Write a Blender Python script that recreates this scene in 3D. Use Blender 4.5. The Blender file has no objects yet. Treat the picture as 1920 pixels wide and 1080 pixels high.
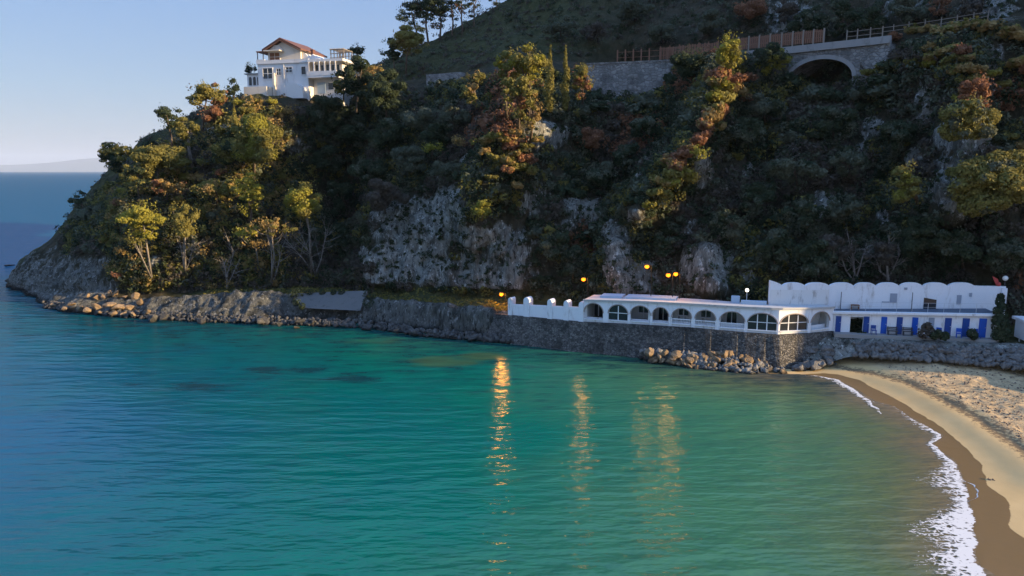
import bpy, bmesh, math, random
import numpy as np
from mathutils import Vector

# ------------------------------------------------------------------ camera, sky, sun
F = 1371.0                      # focal length in photo pixels (1920 wide)
PITCH = math.radians(9.07)
CAMH = 20.0
CP, SP = math.cos(PITCH), math.sin(PITCH)
scene = bpy.context.scene
col = scene.collection
cd = bpy.data.cameras.new("camera")
cam = bpy.data.objects.new("camera", cd); col.objects.link(cam)
cam.location = (0, 0, CAMH)
cam.rotation_euler = (math.radians(90) - PITCH, 0, 0)
cd.sensor_width = 36.0
cd.lens = F / 1920 * 36.0
cd.clip_start = 0.5; cd.clip_end = 120000
scene.camera = cam

SUN_AZ = math.radians(18.7)     # sun stands to the right, a little on the camera's side of the coast
SUN_EL = math.radians(13.0)
sun_dir = Vector((math.cos(SUN_AZ) * math.cos(SUN_EL), -math.sin(SUN_AZ) * math.cos(SUN_EL), math.sin(SUN_EL)))
w = bpy.data.worlds.new("World"); scene.world = w; w.use_nodes = True
wn = w.node_tree
bg = wn.nodes["Background"]
sky = wn.nodes.new("ShaderNodeTexSky"); sky.sky_type = 'NISHITA'
sky.sun_disc = False
sky.sun_elevation = SUN_EL
sky.sun_rotation = math.atan2(sun_dir.x, sun_dir.y)
sky.altitude = 0; sky.air_density = 1.0; sky.dust_density = 0.6; sky.ozone_density = 3.0
tcw = wn.nodes.new("ShaderNodeTexCoord"); sepw = wn.nodes.new("ShaderNodeSeparateXYZ"); wn.links.new(tcw.outputs["Generated"], sepw.inputs[0])
grad = wn.nodes.new("ShaderNodeValToRGB")      # clear winter-evening sky: lavender grey low down, soft blue above
for i_, (p_, c_) in enumerate([(0.0, (0.96, 0.99, 1.26)), (0.10, (0.76, 1.05, 1.55)), (0.22, (0.58, 0.97, 1.78)), (0.5, (1.15, 2.0, 3.9)), (1.0, (1.0, 1.9, 4.0))]):
    e_ = grad.color_ramp.elements[i_] if i_ < 2 else grad.color_ramp.elements.new(p_)
    e_.position = p_; e_.color = (*c_, 1)
wn.links.new(sepw.outputs[2], grad.inputs[0])
mxw = wn.nodes.new("ShaderNodeMix"); mxw.data_type = 'RGBA'; mxw.inputs[0].default_value = 0.88
wn.links.new(sky.outputs[0], mxw.inputs[6]); wn.links.new(grad.outputs[0], mxw.inputs[7]); wn.links.new(mxw.outputs[2], bg.inputs[0])
bg.inputs[1].default_value = 0.15
sd = bpy.data.lights.new("sun", 'SUN'); sd.energy = 5.0; sd.angle = math.radians(0.5); sd.color = (1.0, 0.74, 0.42)
so = bpy.data.objects.new("sun", sd); col.objects.link(so)
so.rotation_euler = (-sun_dir).to_track_quat('-Z', 'Y').to_euler()
so.location = (150, -50, 80)
vs = scene.view_settings
scene.display_settings.display_device = 'sRGB'
vs.view_transform = 'Standard'; vs.look = 'None'; vs.exposure = 1.3; vs.gamma = 1.0
scene.render.engine = 'CYCLES'
cy = scene.cycles
cy.use_denoising = True
cy.max_bounces = 5; cy.diffuse_bounces = 2; cy.glossy_bounces = 3; cy.transmission_bounces = 3
cy.transparent_max_bounces = 6; cy.volume_bounces = 0
cy.caustics_reflective = False; cy.caustics_refractive = False
cy.sample_clamp_indirect = 6.0

# ------------------------------------------------------------------ geometry of the view
def uv(px, py): return (px - 960.0) / F, (540.0 - py) / F
def P(px, py, Y):
    """world point on the line of sight of photo pixel (px,py) at distance Y along the y axis"""
    u, v = uv(px, py)
    d = CP + v * SP
    return np.array([Y * u / d, Y, CAMH + Y * (v * CP - SP) / d])
def G(px, py, z=0.0):
    u, v = uv(px, py)
    m = (v * CP - SP) / (CP + v * SP)
    return P(px, py, (z - CAMH) / m)
def proj(p):
    p = np.asarray(p, float)
    x, y, z = p[..., 0], p[..., 1], p[..., 2] - CAMH
    dep = y * CP - z * SP
    up = y * SP + z * CP
    return 960 + F * x / dep, 540 - F * up / dep

rng = np.random.default_rng(7)
random.seed(7)

def _h(ix, iy, iz, seed):
    h = (ix.astype(np.int64) * 374761393 + iy.astype(np.int64) * 668265263 + iz.astype(np.int64) * 2147483647 + seed * 1274126177) & 0xFFFFFFFF
    h = ((h ^ (h >> 13)) * 1274126177) & 0xFFFFFFFF
    h = ((h ^ (h >> 16)) * 2246822519) & 0xFFFFFFFF
    return ((h ^ (h >> 15)) & 0xFFFFFF) / float(0xFFFFFF)
def vnoise(p, seed=0):
    p = np.asarray(p, float)
    i = np.floor(p); f = p - i; f = f * f * (3 - 2 * f)
    i = i.astype(np.int64)
    r = 0
    for dx in (0, 1):
        for dy in (0, 1):
            for dz in (0, 1):
                wgt = (f[..., 0] if dx else 1 - f[..., 0]) * (f[..., 1] if dy else 1 - f[..., 1]) * (f[..., 2] if dz else 1 - f[..., 2])
                r = r + wgt * _h(i[..., 0] + dx, i[..., 1] + dy, i[..., 2] + dz, seed)
    return r * 2 - 1
def fbm(p, scale, octs=4, seed=0, ridged=False):
    p = np.asarray(p, float) / scale
    a, s, r = 1.0, 0.0, 0
    for k in range(octs):
        n = vnoise(p, seed + k)
        if ridged: n = 1 - 2 * np.abs(n)
        r = r + a * n; s += a; a *= 0.5; p = p * 2.03 + 11.3
    return r / s
def pl_dist(q, pts):
    """distance of points q (n,2) to an open polyline, with sign (+ on its left) and arc position"""
    best = np.full(len(q), 1e9); sign = np.ones(len(q)); pos = np.zeros(len(q)); acc = 0.0
    for a, b in zip(pts[:-1], pts[1:]):
        a = np.asarray(a, float)[:2]; b = np.asarray(b, float)[:2]; ab = b - a; L = np.hypot(*ab)
        t = np.clip(((q - a) @ ab) / (L * L), 0, 1)
        c = a + t[:, None] * ab; d = np.hypot(*(q - c).T)
        m = d < best
        best[m] = d[m]; pos[m] = acc + t[m] * L
        cr = ab[0] * (q[:, 1] - a[1]) - ab[1] * (q[:, 0] - a[0])
        sign[m] = np.sign(cr[m]); acc += L
    return best, sign, pos
def sstep(a, b, x):
    t = np.clip((x - a) / (b - a), 0, 1); return t * t * (3 - 2 * t)

# ------------------------------------------------------------------ materials
def mat(name, color=(0.5, 0.5, 0.5), rough=0.8, spec=0.3):
    m = bpy.data.materials.new(name); m.use_nodes = True
    b = m.node_tree.nodes["Principled BSDF"]
    b.inputs["Base Color"].default_value = (*color, 1); b.inputs["Roughness"].default_value = rough
    b.inputs["Specular IOR Level"].default_value = spec
    return m
class N:
    """small node-tree writer"""
    def __init__(s, m): s.m = m; s.t = m.node_tree; s.b = s.t.nodes["Principled BSDF"]; s.out = s.t.nodes["Material Output"]
    def n(s, typ, **k):
        o = s.t.nodes.new(typ)
        for a, v in k.items(): setattr(o, a, v)
        return o
    def l(s, a, b): s.t.links.new(a, b)
    def pos(s): return s.n("ShaderNodeNewGeometry").outputs["Position"]
    def objco(s): return s.n("ShaderNodeTexCoord").outputs["Object"]
    def mapping(s, vec, scale): 
        o = s.n("ShaderNodeMapping"); o.inputs["Scale"].default_value = scale; s.l(vec, o.inputs[0]); return o.outputs[0]
    def noise(s, vec, scale, detail=4, rough=0.55, out="Fac"):
        o = s.n("ShaderNodeTexNoise"); o.inputs["Scale"].default_value = scale; o.inputs["Detail"].default_value = detail
        o.inputs["Roughness"].default_value = rough; s.l(vec, o.inputs["Vector"]); return o.outputs[out]
    def vor(s, vec, scale, feature='F1', out="Distance", rnd=1.0):
        o = s.n("ShaderNodeTexVoronoi", feature=feature); o.inputs["Scale"].default_value = scale
        o.inputs["Randomness"].default_value = rnd
        s.l(vec, o.inputs["Vector"]); return o.outputs[out]
    def attr(s, name): o = s.n("ShaderNodeAttribute"); o.attribute_name = name; return o.outputs["Fac"]
    def ramp(s, fac, stops, interp='LINEAR'):
        o = s.n("ShaderNodeValToRGB"); cr = o.color_ramp; cr.interpolation = interp
        while len(cr.elements) < len(stops): cr.elements.new(0.5)
        for e, (p, c) in zip(cr.elements, stops):
            e.position = p; e.color = (*c, 1) if len(c) == 3 else c
        s.l(fac, o.inputs[0]); return o.outputs[0]
    def sm(s, fac, a, b):
        o = s.n("ShaderNodeMapRange", interpolation_type='SMOOTHSTEP'); o.inputs[1].default_value = a; o.inputs[2].default_value = b
        s.l(fac, o.inputs[0]); return o.outputs[0]
    def math(s, op, a, b=0.0):
        o = s.n("ShaderNodeMath", operation=op)
        for k, v in enumerate((a, b)):
            if isinstance(v, (int, float)): o.inputs[k].default_value = v
            else: s.l(v, o.inputs[k])
        return o.outputs[0]
    def mix(s, fac, a, b, blend='MIX'):
        o = s.n("ShaderNodeMix", data_type='RGBA', blend_type=blend)
        for k, v in ((0, fac), (6, a), (7, b)):
            if isinstance(v, (int, float)): o.inputs[k].default_value = v
            elif isinstance(v, tuple): o.inputs[k].default_value = (*v, 1)
            else: s.l(v, o.inputs[k])
        return o.outputs[2]
    def color(s, c): s.l(c, s.b.inputs["Base Color"]); return s
    def bump(s, h, strength, dist=0.1):
        o = s.n("ShaderNodeBump"); o.inputs["Strength"].default_value = strength; o.inputs["Distance"].default_value = dist
        s.l(h, o.inputs["Height"]); s.l(o.outputs[0], s.b.inputs["Normal"]); return s

def foliage(name, dark, light, hue=0.0):
    m = mat(name, dark, 0.75, 0.15); q = N(m)
    isl = q.n("ShaderNodeNewGeometry").outputs["Random Per Island"]
    rnd = q.n("ShaderNodeObjectInfo").outputs["Random"]
    big = q.noise(q.pos(), 0.35, 2)
    f = q.math('ADD', q.math('MULTIPLY', isl, 0.55), q.math('MULTIPLY', q.math('ADD', big, q.math('MULTIPLY', rnd, 0.5)), 0.45))
    c = q.mix(f, dark, light)
    q.color(c)
    tr = q.n("ShaderNodeBsdfTranslucent"); q.l(c, tr.inputs[0])
    mx = q.n("ShaderNodeMixShader"); mx.inputs[0].default_value = 0.30
    q.l(q.b.outputs[0], mx.inputs[1]); q.l(tr.outputs[0], mx.inputs[2]); q.l(mx.outputs[0], q.out.inputs[0])
    return m
M = {}
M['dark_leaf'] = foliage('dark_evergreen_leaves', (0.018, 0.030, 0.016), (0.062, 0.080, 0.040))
M['olive_leaf'] = foliage('olive_leaves', (0.080, 0.082, 0.022), (0.25, 0.215, 0.060))
M['lime_leaf'] = foliage('yellow_green_leaves', (0.12, 0.125, 0.018), (0.32, 0.285, 0.050))
M['rust_leaf'] = foliage('rust_brown_leaves', (0.110, 0.052, 0.030), (0.32, 0.155, 0.082))
M['grey_leaf'] = foliage('grey_twig_scrub', (0.050, 0.042, 0.032), (0.125, 0.105, 0.080))
M['mid_leaf'] = foliage('grey_green_leaves', (0.048, 0.060, 0.040), (0.145, 0.155, 0.10))
M['ochre_leaf'] = foliage('ochre_dry_leaves', (0.16, 0.110, 0.036), (0.37, 0.25, 0.095))

m = M['bark'] = mat('bark', (0.14, 0.10, 0.075), 0.9, 0.1); q = N(m)
q.color(q.ramp(q.noise(q.mapping(q.pos(), (6, 6, 1.5)), 1.0), [(0.3, (0.07, 0.05, 0.04)), (0.7, (0.22, 0.17, 0.13))]))
m = M['pale_bark'] = mat('pale_bark', (0.25, 0.22, 0.19), 0.9, 0.1); q = N(m)
q.color(q.ramp(q.noise(q.mapping(q.pos(), (6, 6, 1.5)), 1.0), [(0.3, (0.13, 0.11, 0.095)), (0.7, (0.34, 0.30, 0.26))]))

# hillside: soil and dry grass, bare limestone where 'rock' says so
m = M['hill'] = mat('hillside_soil_and_rock', (0.1, 0.1, 0.1), 0.95, 0.1); q = N(m)
p = q.pos()
soil = q.ramp(q.noise(p, 0.5, 6, 0.7), [(0.25, (0.022, 0.024, 0.014)), (0.5, (0.055, 0.050, 0.030)), (0.62, (0.085, 0.068, 0.044)), (0.8, (0.038, 0.046, 0.022))])
grass = q.ramp(q.noise(p, 1.6, 6, 0.7), [(0.3, (0.045, 0.058, 0.020)), (0.55, (0.085, 0.088, 0.036)), (0.75, (0.11, 0.095, 0.05))])
pv = q.mapping(p, (1.0, 1.0, 0.38))
rk = q.ramp(q.noise(pv, 0.9, 9, 0.72), [(0.28, (0.070, 0.069, 0.058)), (0.42, (0.20, 0.197, 0.170)), (0.56, (0.32, 0.315, 0.275)), (0.72, (0.47, 0.46, 0.41))])
stain = q.sm(q.noise(q.mapping(p, (0.8, 0.8, 0.25)), 0.55, 5, 0.65), 0.50, 0.64)
rk = q.mix(q.math('MULTIPLY', stain, 0.75), rk, (0.035, 0.038, 0.026))
crk = q.sm(q.noise(q.mapping(p, (2.6, 2.6, 0.7)), 1.0, 8, 0.78), 0.405, 0.48)
rk = q.mix(crk, (0.045, 0.044, 0.040), rk)
hi = q.sm(q.noise(q.mapping(p, (1.5, 1.5, 0.8)), 1.4, 6, 0.7), 0.56, 0.64)
rk = q.mix(q.math('MULTIPLY', hi, 0.9), rk, (0.64, 0.63, 0.58))
warm = q.sm(q.noise(p, 0.16, 3), 0.58, 0.72)
rk = q.mix(q.math('MULTIPLY', warm, 0.22), rk, (0.21, 0.145, 0.095))
c = q.mix(q.attr('grass'), soil, grass)
rmask = q.sm(q.math('ADD', q.attr('rock'), q.math('MULTIPLY', q.math('SUBTRACT', q.noise(q.mapping(p, (1, 1, 0.5)), 0.7, 7, 0.7), 0.5), 1.5)), 0.42, 0.60)
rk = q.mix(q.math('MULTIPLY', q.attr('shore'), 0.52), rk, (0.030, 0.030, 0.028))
c = q.mix(rmask, c, rk)
wet = q.sm(q.n("ShaderNodeSeparateXYZ").outputs[2], 0, 1)
sx = [n_ for n_ in q.t.nodes if n_.type == 'SEPXYZ'][0]; q.l(p, sx.inputs[0])
wetm = q.sm(q.math('ADD', sx.outputs[2], q.math('MULTIPLY', q.noise(p, 0.8, 4), 1.2)), 1.45, 0.75)
c = q.mix(wetm, c, (0.018, 0.017, 0.015))
q.color(c)
q.bump(q.math('ADD', q.noise(pv, 1.3, 9, 0.75), q.math('MULTIPLY', q.vor(pv, 0.9), 0.6)), 1.0, 0.9)

def rockmat(name, a, b, c3, scale=1.0):
    m = mat(name, b, 0.9, 0.2); q = N(m); p = q.objco()
    rnd = q.n("ShaderNodeObjectInfo").outputs["Random"]
    base = q.ramp(q.noise(p, 2.2 * scale, 8, 0.7), [(0.25, a), (0.5, b), (0.75, c3)])
    base = q.mix(q.math('MULTIPLY', rnd, 0.55), base, a)
    g = q.n("ShaderNodeNewGeometry"); s_ = q.n("ShaderNodeSeparateXYZ"); q.l(g.outputs["Position"], s_.inputs[0])
    wm = q.sm(q.math('ADD', s_.outputs[2], q.math('MULTIPLY', q.noise(g.outputs["Position"], 1.3, 3), 0.8)), 0.85, 0.35)
    base = q.mix(wm, base, (0.016, 0.015, 0.013))
    q.color(base); q.bump(q.noise(p, 4 * scale, 8, 0.7), 0.8, 0.25); return m
M['boulder'] = rockmat('grey_boulder', (0.07, 0.066, 0.062), (0.20, 0.19, 0.175), (0.36, 0.34, 0.31))
M['tan_boulder'] = rockmat('tan_boulder', (0.11, 0.074, 0.042), (0.30, 0.21, 0.125), (0.46, 0.34, 0.22))

def masonry(name, a, b, scale, mortar=(0.1, 0.095, 0.088), flat=1.35):
    m = mat(name, a, 0.9, 0.15); q = N(m); p = q.pos()
    pm = q.mapping(p, (1, 1, flat))
    cellc = q.n("ShaderNodeTexVoronoi"); cellc.inputs["Scale"].default_value = scale; q.l(pm, cellc.inputs["Vector"])
    sep = q.n("ShaderNodeSeparateColor"); q.l(cellc.outputs["Color"], sep.inputs[0])
    edge = q.vor(pm, scale, 'DISTANCE_TO_EDGE')
    c = q.mix(sep.outputs[0], a, b)
    c = q.mix(q.math('MULTIPLY', q.sm(q.noise(p, 0.35, 6, 0.7), 0.45, 0.7), 0.75), c, tuple(x * 0.33 for x in a))
    c = q.mix(q.math('MULTIPLY', q.sm(q.noise(q.mapping(p, (1.5, 1.5, 0.2)), 0.7, 4, 0.6), 0.55, 0.75), 0.5), c, tuple(min(1, x * 1.3) for x in b))
    c = q.mix(q.sm(edge, 0.07, 0.02), c, mortar)
    q.color(c); q.bump(q.math('ADD', q.sm(edge, 0.0, 0.15), q.noise(p, 3, 4)), 0.8, 0.12); return m
M['seawall'] = masonry('rubble_stone_wall', (0.070, 0.067, 0.063), (0.21, 0.195, 0.175), 3.6, (0.05, 0.047, 0.044))
M['viaduct'] = masonry('viaduct_stone', (0.17, 0.165, 0.155), (0.32, 0.305, 0.28), 1.7, (0.16, 0.15, 0.14))

def painted(name, base, dirt, amount=0.5, scale=0.9, rough=0.75):
    m = mat(name, base, rough, 0.25); q = N(m); p = q.pos()
    st = q.sm(q.noise(q.mapping(p, (1.6, 1.6, 0.45)), scale, 7, 0.7), 0.52, 0.74)
    c = q.mix(q.math('MULTIPLY', st, amount), base, dirt)
    c = q.mix(q.math('MULTIPLY', q.noise(p, 5, 4), 0.16), c, tuple(x * 0.6 for x in base))
    q.color(c); q.bump(q.noise(p, 6, 5), 0.25, 0.05); return m
M['white'] = painted('whitewash', (0.77, 0.77, 0.78), (0.33, 0.28, 0.24), 0.8)
M['old_white'] = painted('peeling_whitewash', (0.72, 0.70, 0.67), (0.22, 0.18, 0.14), 0.85, 1.1)
M['house_white'] = painted('house_plaster', (0.66, 0.64, 0.61), (0.30, 0.25, 0.21), 0.8, 0.5)
M['cream'] = painted('cream_plaster', (0.64, 0.57, 0.47), (0.4, 0.3, 0.2), 0.5, 0.5)
M['deck'] = painted('blue_grey_deck', (0.085, 0.115, 0.16), (0.05, 0.05, 0.05), 0.7)
M['roofdeck'] = painted('pale_roof_deck', (0.50, 0.50, 0.50), (0.2, 0.18, 0.16), 0.75, 0.8)
M['bluepale'] = painted('pale_blue_roof', (0.36, 0.47, 0.58), (0.3, 0.3, 0.3), 0.4)
M['blue'] = painted('blue_door_paint', (0.010, 0.090, 0.44), (0.03, 0.05, 0.12), 0.5, 2.0, 0.5)
M['navy'] = painted('navy_door_paint', (0.012, 0.06, 0.25), (0.02, 0.03, 0.06), 0.5, 2.0, 0.5)
M['greydoor'] = painted('grey_door_paint', (0.30, 0.33, 0.38), (0.2, 0.2, 0.2), 0.5, 2.0, 0.6)
M['tile'] = painted('terracotta_tile', (0.15, 0.070, 0.048), (0.08, 0.05, 0.04), 0.7, 2.0)
M['wood'] = painted('weathered_red_wood', (0.21, 0.105, 0.065), (0.10, 0.06, 0.045), 0.7, 3.0)
M['woodgrey'] = painted('grey_wood', (0.24, 0.20, 0.16), (0.16, 0.13, 0.1), 0.6, 3.0)
M['metal'] = mat('dark_metal', (0.05, 0.05, 0.055), 0.5, 0.4)
M['lampmetal'] = mat('black_lamp_metal', (0.012, 0.012, 0.013), 0.6, 0.3)
M['palemetal'] = mat('pale_metal', (0.5, 0.5, 0.5), 0.5, 0.4)
M['concrete'] = painted('old_concrete', (0.27, 0.26, 0.245), (0.12, 0.115, 0.1), 0.7, 0.6)
M['shore_concrete'] = painted('weathered_shore_concrete', (0.135, 0.13, 0.122), (0.05, 0.05, 0.045), 0.85, 0.9)
M['asphalt'] = painted('asphalt', (0.055, 0.055, 0.058), (0.08, 0.078, 0.075), 0.5)
M['glass'] = mat('dark_window_glass', (0.018, 0.022, 0.026), 0.08, 0.6)
M['red'] = mat('faded_red_cloth', (0.42, 0.07, 0.06), 0.8, 0.2)
M['globe'] = mat('milky_globe', (0.8, 0.78, 0.72), 0.3, 0.5)
m = M['bulb'] = mat('sodium_bulb', (0.05, 0.012, 0.002), 0.6, 0.0); b_ = m.node_tree.nodes["Principled BSDF"]
b_.inputs["Emission Color"].default_value = (1.0, 0.24, 0.012, 1); b_.inputs["Emission Strength"].default_value = 1.6
m = M['whitebulb'] = mat('lit_globe', (1, 0.95, 0.85), 0.5); b_ = m.node_tree.nodes["Principled BSDF"]
b_.inputs["Emission Color"].default_value = (1.0, 0.9, 0.7, 1); b_.inputs["Emission Strength"].default_value = 1.6

# ------------------------------------------------------------------ mesh + object helpers
def link(name, me, parent=None):
    o = bpy.data.objects.new(name, me); col.objects.link(o)
    if parent is not None: o.parent = parent
    return o
def tag(o, label, cat, group=None):
    o['label'] = label; o['category'] = cat
    if group: o['group'] = group
    return o
def thing(name, loc, label, cat, group=None, rz=0.0):
    o = bpy.data.objects.new(name, None); col.objects.link(o)
    o.location = Vector(tuple(float(x) for x in loc)); o.rotation_euler.z = rz; o.empty_display_size = 0.3
    return tag(o, label, cat, group)
def kind(o, k): o['kind'] = k; return o
def np_mesh(name, verts, quads=None, tris=None, m=None, smooth=False, attrs=None):
    me = bpy.data.meshes.new(name)
    verts = np.asarray(verts, np.float32)
    me.vertices.add(len(verts)); me.vertices.foreach_set("co", verts.ravel())
    loops, starts, n0 = [], [], 0
    if quads is not None and len(quads):
        qd = np.asarray(quads, np.int32); loops.append(qd.ravel()); starts.append(np.arange(len(qd)) * 4); n0 = len(qd) * 4
    if tris is not None and len(tris):
        td = np.asarray(tris, np.int32); loops.append(td.ravel()); starts.append(n0 + np.arange(len(td)) * 3)
    lp = np.concatenate(loops); st = np.concatenate(starts)
    me.loops.add(len(lp)); me.loops.foreach_set("vertex_index", lp)
    me.polygons.add(len(st)); me.polygons.foreach_set("loop_start", st.astype(np.int32))
    me.update(calc_edges=True)
    if smooth: me.polygons.foreach_set("use_smooth", np.ones(len(st), bool))
    for k, v in (attrs or {}).items():
        a = me.attributes.new(k, 'FLOAT', 'POINT'); a.data.foreach_set("value", np.asarray(v, np.float32))
    if m: me.materials.append(m)
    me.validate()
    return me
def grid_quads(nr, nc):
    i = np.arange(nr * nc).reshape(nr, nc)
    return np.stack([i[:-1, :-1].ravel(), i[:-1, 1:].ravel(), i[1:, 1:].ravel(), i[1:, :-1].ravel()], 1)
class MB:
    """collects shapes and links them as ONE mesh"""
    def __init__(s): s.v = []; s.f = []
    def add(s, vs_, fs_):
        n = len(s.v); s.v += [tuple(float(c) for c in x) for x in vs_]; s.f += [[i + n for i in f] for f in fs_]; return s
    def hexa(s, a):   # 8 corners: bottom ring 0-3, top ring 4-7
        return s.add(a, [[3, 2, 1, 0], [4, 5, 6, 7], [0, 1, 5, 4], [1, 2, 6, 5], [2, 3, 7, 6], [3, 0, 4, 7]])
    def box(s, x0, x1, y0, y1, z0, z1):
        return s.hexa([(x0, y0, z0), (x1, y0, z0), (x1, y1, z0), (x0, y1, z0), (x0, y0, z1), (x1, y0, z1), (x1, y1, z1), (x0, y1, z1)])
    def poly(s, pts, y0, y1):   # polygon in x-z extruded along y
        n = len(pts)
        s.add([(x, y0, z) for x, z in pts] + [(x, y1, z) for x, z in pts],
              [list(range(n)), list(range(2 * n - 1, n - 1, -1))] + [[i, i + n, (i + 1) % n + n, (i + 1) % n] for i in range(n)]); return s
    def tube(s, pts, radii, n=6):
        pts = [Vector(tuple(float(c) for c in p)) for p in pts]
        rings = []
        for i, p in enumerate(pts):
            d = (pts[min(i + 1, len(pts) - 1)] - pts[max(i - 1, 0)]).normalized()
            a = d.cross(Vector((0.31, 0.9, 0.13))).normalized(); b = d.cross(a)
            rings.append([p + (a * math.cos(6.2832 * k / n) + b * math.sin(6.2832 * k / n)) * radii[i] for k in range(n)])
        vs_ = [v for r in rings for v in r]
        fs_ = [[i * n + k, i * n + (k + 1) % n, (i + 1) * n + (k + 1) % n, (i + 1) * n + k] for i in range(len(pts) - 1) for k in range(n)]
        fs_ += [list(range(n - 1, -1, -1)), [(len(pts) - 1) * n + k for k in range(n)]]
        return s.add(vs_, fs_)
    def ball(s, c, r, nu=10, nv=6, sz=1.0):
        vs_ = [(c[0], c[1], c[2] - r * sz)]
        for j in range(1, nv):
            t = -math.pi / 2 + math.pi * j / nv
            vs_ += [(c[0] + r * math.cos(t) * math.cos(6.2832 * k / nu), c[1] + r * math.cos(t) * math.sin(6.2832 * k / nu), c[2] + r * sz * math.sin(t)) for k in range(nu)]
        vs_.append((c[0], c[1], c[2] + r * sz))
        fs_ = [[0, 1 + (k + 1) % nu, 1 + k] for k in range(nu)]
        for j in range(nv - 2):
            fs_ += [[1 + j * nu + k, 1 + j * nu + (k + 1) % nu, 1 + (j + 1) * nu + (k + 1) % nu, 1 + (j + 1) * nu + k] for k in range(nu)]
        L = len(vs_) - 1; b0 = 1 + (nv - 2) * nu
        fs_ += [[b0 + k, b0 + (k + 1) % nu, L] for k in range(nu)]
        return s.add(vs_, fs_)
    def build(s, name, m, parent=None, smooth=False):
        me = bpy.data.meshes.new(name); me.from_pydata(s.v, [], s.f); me.materials.append(m)
        bm = bmesh.new(); bm.from_mesh(me); bmesh.ops.recalc_face_normals(bm, faces=bm.faces); bm.to_mesh(me); bm.free()
        if smooth:
            for p in me.polygons: p.use_smooth = True
        return link(name, me, parent)

# ------------------------------------------------------------------ HILLSIDE
def Yw(row, z=0.0): return G(960, row, z)[1]
# per station: photo column, then (row, distance) from below the waterline up to the skyline and behind it
ST = [
 (12,  [(560, 124), (548, 125), (545, 126), (542, 126.5), (540, 127), (539, 127.5), (538, 128), (537, 128.5), (537, 129), (537, 130), (537, 131)]),
 (35,  [(562, 119), (552, 121), (540, 124), (532, 125), (520, 126), (512, 127), (506, 128), (502, 129), (500, 130), (498, 131), (498, 132)]),
 (100, [(585, 106), (573, 108), (562, 110), (545, 114), (505, 120), (480, 124), (462, 128), (450, 131), (446, 133), (441, 135), (437, 136)]),
 (150, [(600, 101), (585, 103), (565, 107.5), (545, 110), (490, 115), (450, 120), (418, 126), (400, 130), (390, 132), (380, 135), (374, 137)]),
 (200, [(608, 99), (592, 101), (568, 105), (545, 108), (475, 112), (415, 117), (375, 124), (356, 129), (348, 132), (340, 136), (334, 139)]),
 (300, [(612, 97), (597, 99.5), (563, 102.5), (545, 106), (470, 108), (390, 111), (320, 117), (285, 123), (275, 126), (266, 130), (258, 134)]),
 (400, [(616, 96), (602, 98), (552, 101.5), (543, 106), (450, 108.5), (360, 112), (280, 117), (235, 122), (222, 125), (208, 129), (198, 133)]),
 (480, [(620, 95), (606, 97), (555, 100.5), (541, 106), (450, 109), (360, 112.5), (270, 116), (200, 120), (186, 122), (179, 126), (177, 140)]),
 (560, [(622, 94.5), (609, 96.3), (552, 100), (538, 108), (445, 115), (352, 119), (265, 120.5), (200, 121.5), (184, 122.5), (179, 126), (177, 142)]),
 (625, [(624, 94), (611, 95.5), (552, 99), (538, 109), (440, 117), (350, 122), (262, 123), (195, 124), (180, 126), (168, 132), (150, 143)]),
 (690, [(626, 93.5), (614, 95), (560, 97), (545, 104), (440, 109), (350, 116), (260, 122), (178, 127), (160, 131), (138, 137), (120, 145)]),
 (800, [(645, 89), (629, 91), (572, 92), (548, 101), (450, 103), (350, 106), (240, 115), (165, 126), (148, 131), (112, 139), (80, 149)]),
 (900, [(655, 86), (637, 88), (585, 87), (558, 97), (450, 98.5), (350, 101), (230, 106.5), (138, 119), (134, 125), (70, 139), (20, 151)]),
 (1000,[(660, 83), (647, 85), (590, 83.8), (560, 95), (450, 96.5), (350, 99), (230, 104), (128, 118), (120, 124), (50, 137), (-40, 152)]),
 (1150,[(676, 80), (660, 81.5), (602, 80.5), (583, 87), (450, 92), (350, 97), (220, 107), (118, 118.5), (112, 124), (28, 135), (-90, 155)]),
 (1300,[(690, 76), (672, 77), (612, 78), (593, 83.5), (450, 88), (350, 93), (220, 102), (108, 114), (102, 119), (8, 128), (-130, 150)]),
 (1450,[(705, 72), (690, 73), (624, 75.5), (601, 81), (450, 85.5), (350, 90), (220, 98), (96, 108.8), (90, 114), (-4, 122), (-160, 145)]),
 (1600,[(668, 72.0), (658, 72.6), (636, 73.4), (603, 80.5), (450, 84), (350, 88.5), (220, 96), (78, 100.8), (73, 106), (-20, 114), (-190, 140)]),
 (1750,[(676, 69.9), (668, 70.3), (644, 71), (608, 79), (450, 82.5), (350, 86), (210, 90), (58, 94.7), (53, 100), (-40, 107), (-220, 135)]),
 (1900,[(692, 67.2), (684, 67.6), (651, 69.3), (617, 76.3), (450, 80), (350, 82), (200, 84), (38, 88.5), (33, 94), (-60, 101), (-260, 130)]),
 (2100,[(720, 60), (700, 63), (655, 66.5), (629, 73), (450, 76), (350, 78), (190, 79), (8, 80.5), (3, 86), (-90, 93), (-300, 122)]),
 (2500,[(730, 54), (710, 57), (660, 60), (560, 66), (450, 67), (350, 68), (170, 69), (-50, 69), (-55, 74), (-160, 80), (-420, 105)]),
]
segn = [5, 12, 10, 36, 38, 40, 42, 6, 26, 36, 0]
base = np.array([[P(px, r, Y) for (r, Y) in pr] for px, pr in ST])       # stations x points x 3
stpx = np.array([s[0] for s in ST], float)
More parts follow.
